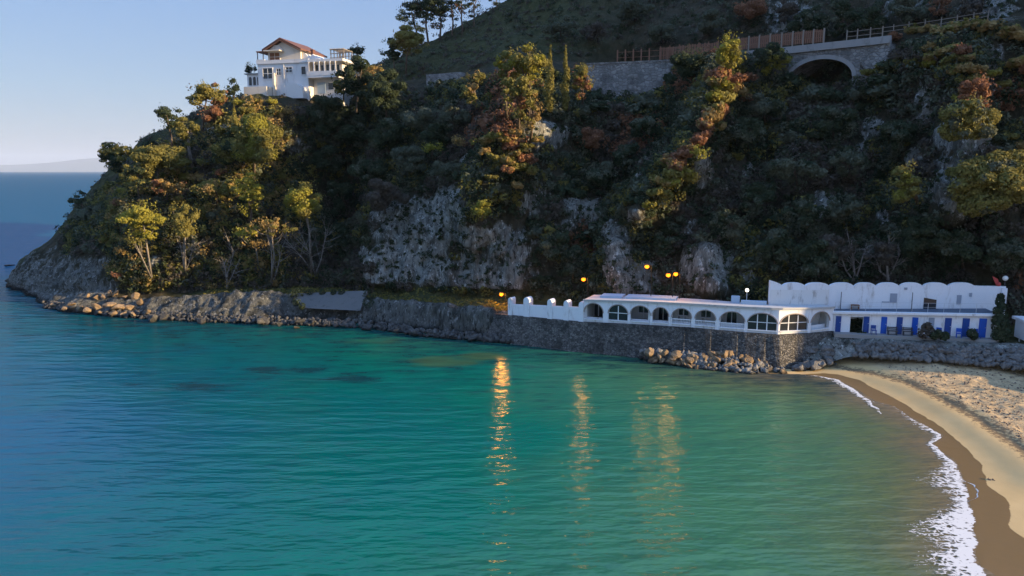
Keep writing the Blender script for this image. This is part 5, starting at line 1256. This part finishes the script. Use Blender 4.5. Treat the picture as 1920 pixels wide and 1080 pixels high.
# the rusty spur
for px, row, wp, kd in [(1332, 142, 34, 'rust'), (1350, 148, 30, 'rust'), (1372, 152, 30, 'rust'), (1395, 150, 22, 'rust'), (1330, 158, 26, 'ochre'), (1352, 166, 34, 'olive'), (1376, 168, 30, 'ochre'), (1334, 184, 30, 'olive'), (1358, 188, 30, 'olive'), (1388, 184, 22, 'rust'),
                        (1332, 206, 30, 'ochre'), (1350, 210, 28, 'rust'), (1330, 224, 30, 'ochre'), (1318, 236, 26, 'rust'), (1338, 238, 24, 'ochre'), (1308, 252, 24, 'rust'), (1298, 266, 26, 'rust'), (1284, 276, 26, 'rust'), (1268, 286, 28, 'rust'), (1250, 296, 30, 'rust'),
                        (1236, 304, 24, 'ochre'), (1258, 310, 28, 'rust'), (1272, 322, 30, 'olive'), (1246, 324, 30, 'olive'), (1284, 334, 28, 'olive'), (1226, 336, 26, 'ochre'), (1256, 342, 28, 'olive'), (1222, 358, 24, 'olive'), (1240, 362, 24, 'olive'), (1212, 380, 24, 'olive')]:
    shrub(px, row, wp * 1.35, kd, "on the sunlit rusty spur left of the arch", 2.4)
for px, row, wp, kd in [(1632, 152, 46, 'dark'), (1655, 128, 44, 'dark'), (1668, 108, 40, 'grey'), (1640, 168, 44, 'mid'), (1612, 172, 40, 'dark'), (1590, 178, 40, 'mid'), (1480, 160, 40, 'dark'), (1505, 175, 44, 'mid'), (1540, 176, 46, 'dark'), (1462, 150, 36, 'dark')]:
    shrub(px, row, wp, kd, "round the foot of the arch", 2.2)
for px, row, wp, kd in [(1235, 175, 44, 'dark'), (1258, 150, 40, 'dark'), (1210, 192, 44, 'mid'), (1180, 205, 40, 'mid'), (1150, 205, 40, 'grey'), (1125, 198, 36, 'dark'), (1262, 132, 34, 'dark')]:
    shrub(px, row, wp, kd, "along the foot of the tall retaining wall", 1.5)
# pale and rusty clumps below the sunlit trees
for px, row, wp, kd in [(910, 262, 28, 'ochre'), (930, 252, 30, 'olive'), (948, 262, 26, 'ochre'), (906, 284, 26, 'ochre'), (922, 292, 28, 'olive'), (940, 244, 26, 'rust'), (966, 250, 26, 'ochre'), (985, 296, 30, 'rust'), (965, 290, 26, 'ochre'), (950, 300, 26, 'ochre'), (1000, 300, 22, 'rust'),
                        (975, 312, 34, 'olive'), (995, 320, 28, 'olive'), (955, 318, 24, 'rust'), (916, 330, 16, 'olive'), (930, 330, 16, 'olive'), (970, 348, 26, 'ochre'), (1005, 262, 24, 'ochre'), (985, 275, 24, 'olive')]:
    shrub(px, row, wp, kd, "below the sunlit clump of trees", 2.6)
# golden shrubs along the top of the right spur
for px, row, wp, kd in [(1700, 58, 38, 'ochre'), (1725, 54, 36, 'ochre'), (1755, 55, 40, 'ochre'), (1785, 52, 40, 'ochre'), (1815, 50, 40, 'ochre'), (1845, 52, 42, 'ochre'), (1875, 62, 44, 'ochre'), (1900, 70, 44, 'ochre'), (1665, 70, 26, 'rust'), (1735, 92, 30, 'ochre'), (1760, 96, 38, 'ochre'), (1785, 98, 34, 'rust'),
                        (1740, 110, 34, 'ochre'), (1770, 112, 36, 'olive'), (1800, 110, 30, 'ochre'), (1700, 120, 34, 'olive'), (1725, 124, 28, 'olive'), (1780, 132, 40, 'ochre'), (1810, 136, 36, 'ochre'), (1760, 146, 32, 'olive'), (1790, 152, 34, 'olive'), (1815, 150, 34, 'ochre'), (1850, 140, 30, 'olive'), (1868, 160, 28, 'olive'),
                        (1770, 166, 30, 'olive'), (1798, 172, 34, 'ochre'), (1785, 188, 32, 'olive'), (1808, 194, 32, 'olive'), (1790, 206, 30, 'olive'), (1620, 135, 30, 'olive'), (1596, 148, 26, 'olive'), (1640, 130, 22, 'olive'), (1560, 158, 16, 'olive'), (1890, 290, 40, 'ochre'), (1910, 275, 36, 'ochre'), (1875, 255, 30, 'olive'), (1888, 120, 36, 'ochre'), (1910, 135, 34, 'rust')]:
    shrub(px, row, wp, kd, "on the right spur above the rock pinnacle" if px > 1690 else "by the arch's right foot", 1.6)
for px, row, wp, kd in [(330, 320, 30, 'ochre'), (355, 330, 26, 'olive'), (375, 330, 28, 'ochre'), (385, 300, 24, 'olive'), (420, 245, 24, 'olive'), (450, 190, 30, 'olive'), (485, 188, 30, 'ochre'), (470, 205, 26, 'olive'), (515, 188, 22, 'olive'), (430, 265, 26, 'olive'), (455, 330, 22, 'ochre'), (420, 318, 24, 'rust'), (535, 330, 22, 'olive'), (530, 352, 18, 'olive'),
                        (240, 355, 26, 'olive'), (228, 512, 20, 'rust'), (340, 372, 26, 'ochre'), (275, 355, 24, 'ochre')]:
    shrub(px, row, wp, kd, "in the sunlit scrub of the headland", 1.4)
# the shaded slopes
flat = T.reshape(-1, 3); fx_, fy_ = tx.ravel(), ty.ravel(); frk = rock.ravel(); ftt = np.repeat(tt, NC)
okm = (fx_ > 180) & (fx_ < 1925) & (fy_ > -5) & (frk < .38) & (ftt > 3.15) & (ftt < 9.2) & ~((ftt > 6.9) & (ftt < 8.05)) & ~((fx_ > 440) & (fx_ < 655) & (fy_ < 186))
area = np.linalg.norm(np.cross(dc, dr), axis=2).ravel()
def pickpts(n, okmask, wgt, r_):
    idx = np.where(okmask)[0]; p_ = wgt[idx]; p_ = p_ / p_.sum(); return r_.choice(idx, n, replace=False, p=p_)
r5 = np.random.default_rng(55)
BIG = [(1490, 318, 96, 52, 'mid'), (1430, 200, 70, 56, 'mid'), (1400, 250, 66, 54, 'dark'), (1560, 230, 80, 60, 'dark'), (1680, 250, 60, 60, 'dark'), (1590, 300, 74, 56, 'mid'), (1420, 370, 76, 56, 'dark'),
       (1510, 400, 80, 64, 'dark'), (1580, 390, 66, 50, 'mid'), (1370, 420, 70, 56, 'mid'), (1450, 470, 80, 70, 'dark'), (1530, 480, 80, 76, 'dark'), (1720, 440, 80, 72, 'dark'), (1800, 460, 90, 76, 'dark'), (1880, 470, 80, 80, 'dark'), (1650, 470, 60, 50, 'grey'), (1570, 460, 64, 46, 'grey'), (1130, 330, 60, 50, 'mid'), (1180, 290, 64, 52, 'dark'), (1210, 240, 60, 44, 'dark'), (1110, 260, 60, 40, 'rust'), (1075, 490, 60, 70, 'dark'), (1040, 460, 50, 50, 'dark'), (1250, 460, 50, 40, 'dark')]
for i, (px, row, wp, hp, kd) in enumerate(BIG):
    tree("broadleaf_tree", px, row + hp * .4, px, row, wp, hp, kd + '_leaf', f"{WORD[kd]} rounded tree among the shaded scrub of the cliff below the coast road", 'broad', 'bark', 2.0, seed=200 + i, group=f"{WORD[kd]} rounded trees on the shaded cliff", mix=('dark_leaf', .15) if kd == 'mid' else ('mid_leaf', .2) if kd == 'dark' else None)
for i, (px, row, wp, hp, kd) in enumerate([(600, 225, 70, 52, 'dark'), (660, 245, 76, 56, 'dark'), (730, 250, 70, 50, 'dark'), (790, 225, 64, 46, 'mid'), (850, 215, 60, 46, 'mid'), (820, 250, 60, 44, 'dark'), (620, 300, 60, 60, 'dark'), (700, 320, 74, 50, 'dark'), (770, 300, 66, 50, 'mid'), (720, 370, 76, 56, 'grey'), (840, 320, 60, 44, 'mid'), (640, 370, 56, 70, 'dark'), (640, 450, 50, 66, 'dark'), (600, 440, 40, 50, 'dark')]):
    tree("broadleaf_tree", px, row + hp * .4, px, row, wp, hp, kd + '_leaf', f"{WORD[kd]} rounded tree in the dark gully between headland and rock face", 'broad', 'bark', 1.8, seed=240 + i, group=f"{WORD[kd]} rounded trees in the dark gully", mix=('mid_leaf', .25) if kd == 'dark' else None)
for i, (px, row, wp, hp, kd) in enumerate([(1520, 40, 60, 60, 'dark'), (1580, 34, 64, 64, 'dark'), (1630, 36, 56, 54, 'dark'), (1700, 14, 60, 50, 'mid'), (1470, 22, 44, 40, 'grey'), (1820, 16, 60, 40, 'grey'), (1330, 40, 50, 34, 'mid'), (1240, 60, 56, 34, 'mid'), (1120, 60, 56, 32, 'grey'), (1190, 20, 60, 36, 'mid'), (1050, 50, 60, 34, 'mid')]):
    tree("broadleaf_tree", px, row + hp * .4, px, row, wp, hp, kd + '_leaf', f"{WORD[kd]} rounded tree on the slope above the coast road", 'broad', 'bark', 1.2, seed=270 + i, group=f"{WORD[kd]} rounded trees above the coast road", mix=('mid_leaf', .25) if kd == 'dark' else None)
sel = pickpts(900, okm & (ftt < 7.0), area / flat[:, 1] ** 1.2, r5)
zone = fbm(flat[sel], 9, 2, 91); zone2 = fbm(flat[sel], 7, 2, 95)
taken = []
for i, z1, z2 in zip(sel, zone, zone2):
    if NSH >= 296: break
    px, py = fx_[i], fy_[i]
    if any((px - a) ** 2 + (py - b) ** 2 < 28 ** 2 for a, b in taken): continue
    taken.append((px, py))
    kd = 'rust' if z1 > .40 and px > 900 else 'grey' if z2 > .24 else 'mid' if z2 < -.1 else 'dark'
    where = "on the shaded cliff under the coast road" if px > 1000 else "in the dark gully between headland and rock face" if px > 560 else "on the shaded parts of the headland"
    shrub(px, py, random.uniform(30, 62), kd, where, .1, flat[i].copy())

# --- the rest of the scrub: one mass
def scrub_mass(n, leafm, seed, mask, rlo, rhi, leaf=.24, per=46):
    r_ = np.random.default_rng(seed); idx = pickpts(n, mask, area, r_)
    R = r_.uniform(rlo, rhi, n); sub = 4
    c = np.repeat(flat[idx] + np.stack([0 * R, -R * .1, R * .15], 1), sub, 0) + r_.normal(size=(n * sub, 3)) * np.repeat(R, sub)[:, None] * [.5, .4, .3]
    rad = np.repeat(R, sub)[:, None] * np.array([[.60, .60, .5]]) * r_.uniform(.7, 1.15, (n * sub, 1))
    return leaf_cloud(c, rad, per // sub, leaf, r_)
zf = np.zeros(len(flat)); zi = np.where(okm | ((ftt > 3.0) & (ftt < 10.2)))[0]
zf[zi] = fbm(flat[zi], 9, 2, 91); z2f = np.zeros(len(flat)); z2f[zi] = fbm(flat[zi], 7, 2, 95)
wide = (ftt > 3.05) & (ftt < 10.2) & (frk < .45) & ~((ftt > 6.85) & (ftt < 8.08)) & (fx_ > 120) & (fx_ < 2250) & ~((fx_ > 440) & (fx_ < 655) & (fy_ < 181))
lowr = wide & (ftt < 7.0)
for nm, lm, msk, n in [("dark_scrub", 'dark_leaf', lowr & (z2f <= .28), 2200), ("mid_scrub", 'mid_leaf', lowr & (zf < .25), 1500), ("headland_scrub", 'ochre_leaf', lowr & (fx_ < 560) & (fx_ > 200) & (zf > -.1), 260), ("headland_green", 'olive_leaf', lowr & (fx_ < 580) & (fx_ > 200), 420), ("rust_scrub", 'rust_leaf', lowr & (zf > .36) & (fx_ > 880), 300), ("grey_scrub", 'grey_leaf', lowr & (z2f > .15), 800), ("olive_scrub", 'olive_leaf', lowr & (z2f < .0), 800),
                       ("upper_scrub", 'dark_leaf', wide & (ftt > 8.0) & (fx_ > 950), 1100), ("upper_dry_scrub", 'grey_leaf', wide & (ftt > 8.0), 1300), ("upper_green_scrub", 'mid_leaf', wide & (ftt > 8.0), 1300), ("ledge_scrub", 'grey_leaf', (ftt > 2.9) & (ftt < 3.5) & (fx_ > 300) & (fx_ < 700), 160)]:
    small = nm.startswith("upper")
    v, f = scrub_mass(n, lm, len(nm) * 7, msk, .35 if small else .6, .85 if small else 1.5, .19 if small else .22, 44 if small else 110)
    o = kind(link(nm, np_mesh(nm, v, f, None, M[lm])), 'stuff'); o['label'] = nm.replace('_', ' ') + " covering the hillside"
# scattered tufts on the bare rock
rk_m = (frk > .5) & (ftt > 3.0) & (fx_ > 200) & (fx_ < 1925)
v, f = scrub_mass(560, 'dark_leaf', 77, rk_m, .2, .65, .2, 32)
kind(link("rock_scrub", np_mesh("rock_scrub", v, f, None, M['dark_leaf'])), 'stuff')['label'] = "dark tufts growing in the cracks of the rock faces"
gm = (grass.ravel() > .5) & (ftt < 3.3) & (fx_ > 380) & (fx_ < 960)
v, f = scrub_mass(500, 'olive_leaf', 78, gm, .15, .35, .16, 18)
kind(link("ledge_grass", np_mesh("ledge_grass", v, f, None, M['olive_leaf'])), 'stuff')['label'] = "low grass and weeds along the shore ledge"
# ivy and shrubs at the bathing house
def clump(name, pts, leafm, label, cat, leaf=.17, n=190):
    r_ = np.random.default_rng(int(pts[0][0])); c = np.array([P(a, b, d) for a, b, d, _ in pts]); rd = np.array([[e, e * .8, e] for *_, e in pts])
    o = c[0].copy(); v, f = leaf_cloud(c - o, rd, n, leaf, r_); ob = link(name, np_mesh(name, v, f, None, M[leafm])); ob.location = o; return tag(ob, label, cat)
clump("ivy", [(1874, 566, 72.0, .45), (1879, 576, 71.4, .5), (1871, 583, 71.2, .5), (1878, 592, 70.9, .6), (1870, 600, 70.8, .55), (1881, 606, 70.6, .6), (1872, 614, 70.6, .7), (1882, 622, 70.4, .8), (1870, 628, 70.5, .6), (1878, 632, 70.4, .6), (1876, 556, 72.5, .35)], 'dark_leaf', "dark ivy climbing the right end of the bathing house", "ivy")
clump("garden_shrub", [(1738, 614, 71.6, .55), (1731, 624, 71.5, .6), (1745, 622, 71.5, .5)], 'grey_leaf', "pale dry garden shrub before the grey cabin door", "shrub")
clump("garden_shrub", [(1760, 626, 71.0, .45), (1771, 630, 70.9, .5), (1752, 630, 71.0, .4)], 'dark_leaf', "dark garden shrub low beside the grey cabin door", "shrub")
clump("garden_shrub", [(1822, 625, 70.8, .5), (1826, 630, 70.7, .4)], 'dark_leaf', "small dark garden shrub before the second cabin door from the right", "shrub")
clump("garden_shrub", [(1609, 606, 76.6, 1.0), (1612, 618, 76.4, .9), (1603, 622, 76.5, .7), (1614, 632, 74.5, .8)], 'dark_leaf', "overgrown greenery in the open passage between the cabins", "shrub")

# ------------------------------------------------------------------ BOULDERS
def boulder_mesh(seed, m_):
    r_ = np.random.default_rng(seed); bm = bmesh.new(); bmesh.ops.create_icosphere(bm, subdivisions=3, radius=1.0)
    pl = r_.normal(size=(11, 3)); pl /= np.linalg.norm(pl, axis=1, keepdims=True); dd_ = r_.uniform(.42, .74, 11)
    for v_ in bm.verts:
        p_ = np.array(v_.co)
        for n_, d_ in zip(pl, dd_):
            e = p_ @ n_ - d_
            if e > 0: p_ = p_ - n_ * e * .95
        v_.co = p_
    co = np.array([v_.co for v_ in bm.verts]); nz = fbm(co + seed, .5, 3, seed) * .06
    for v_, z_ in zip(bm.verts, nz): v_.co = v_.co * float(1 + z_)
    me = bpy.data.meshes.new("boulder"); bm.to_mesh(me); bm.free(); me.materials.append(m_); return me
M['shore_rock'] = rockmat('dark_shore_rock', (0.030, 0.029, 0.027), (0.095, 0.090, 0.083), (0.20, 0.19, 0.175))
GB = [boulder_mesh(s_, M['boulder']) for s_ in range(6)]; SB = [boulder_mesh(s_ + 40, M['shore_rock']) for s_ in range(4)]; TB = [boulder_mesh(s_ + 20, M['tan_boulder']) for s_ in range(5)]
def rock_(x, y, z, r, tan, label, grp, flatz=.75):
    o = bpy.data.objects.new("boulder", random.choice(TB if tan else SB if tan is None else GB)); col.objects.link(o)
    o.location = (x, y, z); o.rotation_euler = (random.uniform(-.5, .5), random.uniform(-.5, .5), random.uniform(0, 6.28))
    o.scale = (r * random.uniform(.85, 1.3), r * random.uniform(.85, 1.2), r * random.uniform(.6, .95) * flatz / .75); return tag(o, label, "boulder", grp)
NB = 0
for k in range(104):     # rock armour under the arcade
    f = random.random(); px = 1216 + f * 344; top_r = np.interp(px, [1216, 1300, 1400, 1480, 1520, 1565], [657, 661, 662, 652, 648, 655]); bot_r = np.interp(px, [1216, 1300, 1400, 1500, 1565], [677, 689, 697, 699, 690])
    g = random.random(); row = top_r + (bot_r - top_r) * g; z = (1 - g) * 1.25 + .1; c_ = G(px, row, z) if px < 1478 else hillpt(px, row) + [0, -.2, .15]
    rock_(c_[0], c_[1], max(c_[2], 0) - .1, random.uniform(.32, .72) * (1.15 if px > 1480 else 1), px < 1480, "tan boulder in the rock armour at the foot of the arcade's sea wall" if px < 1480 else "grey boulder in the heap between the sea wall's right end and the beach", "rock armour below the arcade" if px < 1480 else "boulder heap at the sea wall's right end")
for k in range(110):     # grey rubble before the bathing house
    f = random.random(); px = 1622 + f * 300; top_r = np.interp(px, [1622, 1760, 1920], [644, 648, 660]); bot_r = np.interp(px, [1622, 1700, 1800, 1920], [664, 670, 676, 688])
    g = random.random(); row = top_r + (bot_r - top_r) * g; c_ = hillpt(px, row) + [0, -.15, .05]
    rock_(c_[0], c_[1], c_[2], random.uniform(.22, .5), False, "grey boulder on the bank between the bathing house and the beach", "grey boulders below the bathing house")
for px, row, wp in [(106, 571, 20), (133, 570, 15), (170, 553, 13), (186, 555, 12), (197, 554, 12), (212, 548, 15), (225, 550, 16), (238, 553, 12), (180, 575, 18), (205, 572, 26), (222, 576, 30), (240, 577, 22), (260, 552, 18), (262, 566, 20), (190, 585, 20), (212, 588, 22), (235, 588, 18), (278, 584, 14), (165, 582, 16), (250, 590, 14), (150, 578, 14), (120, 578, 12)]:
    b = hillpt(px, row); b = P(px, row, min(b[1], G(px, row, .2)[1]) - .6) if row > 560 else b + np.array([0, -.8, .2])
    rock_(b[0], b[1], max(b[2], .05), wp * PXM(b[1]) / 2 * 1.05, True, "sunlit tan boulder at the water's edge below the headland", "sunlit boulders at the headland's foot")
for px, row, wp in [(18, 497, 24), (40, 555, 12), (556, 614, 22)]:
    c_ = G(px, row, .1); rock_(c_[0], c_[1], 0, wp * PXM(c_[1]) / 2, px > 500, {18: "low dark rock awash off the headland's tip", 40: "small dark rock awash left of the sunlit boulders", 556: "flat tan rock awash off the concrete slab"}[px], None, .3)
NBs = 0
for k in range(40):      # shoreline from the headland to the sea wall
    px = random.uniform(270, 960); wl_r = np.interp(px, [200, 300, 400, 690, 800, 960], [592, 597, 602, 613, 629, 642])
    row = wl_r - random.uniform(-1, 12); c_ = G(px, row, .15 + .5 * random.random()); rock_(c_[0], c_[1] - .3, c_[2], random.uniform(.3, .8), None, "dark grey boulder on the shaded shoreline between headland and sea wall", "boulders on the shaded shoreline")
def rubble(n, seed, fn):
    r_ = np.random.default_rng(seed); vs_, fs_ = [], []; bmv = [np.array([v_.co[:] for v_ in me.vertices]) for me in GB[:3]]
    ico = bmesh.new(); bmesh.ops.create_icosphere(ico, subdivisions=1, radius=1); iv = np.array([v_.co[:] for v_ in ico.verts]); ft = np.array([[v_.index for v_ in f_.verts] for f_ in ico.faces]); ico.free()
    for k in range(n):
        c_, r = fn(r_); s_ = r * r_.uniform(.6, 1.2, 3); v_ = iv * (1 + r_.normal(size=(len(iv), 1)) * .30) * s_
        a = r_.uniform(0, 6.28); v_ = v_ @ np.array([[math.cos(a), -math.sin(a), 0], [math.sin(a), math.cos(a), 0], [0, 0, 1]])
        fs_.append(ft + len(iv) * k); vs_.append(v_ + c_)
    return np.concatenate(vs_), np.concatenate(fs_)
def f_a(r_):
    px = r_.uniform(1600, 1930); g = r_.random(); row = np.interp(px, [1600, 1920], [641, 654]) + g * np.interp(px, [1600, 1920], [26, 36]); return hillpt(px, row) + [r_.normal() * .15, -.1, .03], r_.uniform(.1, .3)
def f_b(r_):
    px = r_.uniform(1200, 1575); g = r_.random(); row = np.interp(px, [1200, 1300, 1400, 1500, 1575], [656, 662, 664, 648, 655]) + g * np.interp(px, [1200, 1300, 1500, 1575], [16, 28, 48, 40]); z = 1.2 * (1 - g); return G(px, row, z), r_.uniform(.12, .34)
def f_c(r_):
    px = r_.uniform(80, 960); wl_r = np.interp(px, [80, 200, 300, 400, 690, 800, 960], [575, 591, 597, 602, 613, 629, 642]); g = r_.random(); return G(px, wl_r - 14 * g + 2, .05 + .8 * g) - [0, .1, 0], r_.uniform(.12, .34)
for nm, n, fn, lab in [("bank_rubble", 900, f_a, "grey rubble between the boulders of the bank"), ("armour_rubble", 700, f_b, "small stones among the rock armour"), ("shore_rubble", 1300, f_c, "broken stones along the shaded shoreline")]:
    v, f = rubble(n, len(nm), fn); kind(link(nm, np_mesh(nm, v, None, f, M['shore_rock' if nm == 'shore_rubble' else 'boulder'])), 'stuff')['label'] = lab
# drift and weed on the sand
def f_d(r_):
    while True:
        px, row = r_.uniform(1560, 1920), r_.uniform(690, 850); c_ = G(px, row, .7)
        i = np.argmin((B2[:, 0] - c_[0]) ** 2 + (B2[:, 1] - c_[1]) ** 2)
        if roughv[i] > .6 and (r_.random() < .12 + debv[i]): return np.array([c_[0], c_[1], zb[i]]), r_.uniform(.03, .11)
v, f = rubble(420, 5, f_d); kind(link("beach_debris", np_mesh("beach_debris", v, None, f, M['bark'])), 'stuff')['label'] = "bits of driftwood and weed scattered on the dry sand"
def f_e(r_):
    pxr = [(1855, 725), (1810, 722), (1815, 738), (1862, 890), (1786, 696), (1764, 778), (1717, 697)][len(done) % 7]; done.append(1); c_ = G(*pxr, .6); return np.array([c_[0], c_[1], sandz(c_[0], c_[1]) + .03]), .16
done = []
for px, row, lab in [(1811, 722, "dark clump of driftwood on the dry sand near the debris line"), (1862, 890, "single dark pebble-like clump on the smooth sand above the surf")]:
    v, f = rubble(5, int(px), lambda r_: (r_.normal(size=3) * [.12, .1, .02] + [0, 0, .03], r_.uniform(.04, .11)))
    c_ = G(px, row, .5); o = link("driftwood", np_mesh("driftwood", v, None, f, M['bark'])); o.location = (c_[0], c_[1], sandz(c_[0], c_[1])); tag(o, lab, "driftwood")
clump("weeds", [(548, 550, 98.4, .7), (560, 549, 98.6, .8), (580, 548, 98.8, .6), (556, 566, 96.2, .6), (566, 574, 95.6, .5), (640, 547, 98.4, .5), (692, 552, 97.0, .9), (690, 568, 95.0, .8), (604, 548, 98.6, .45), (625, 549, 98.4, .4)], 'dark_leaf', "dark weeds hanging over the edges of the grey concrete slab", "weeds", .15, 120)
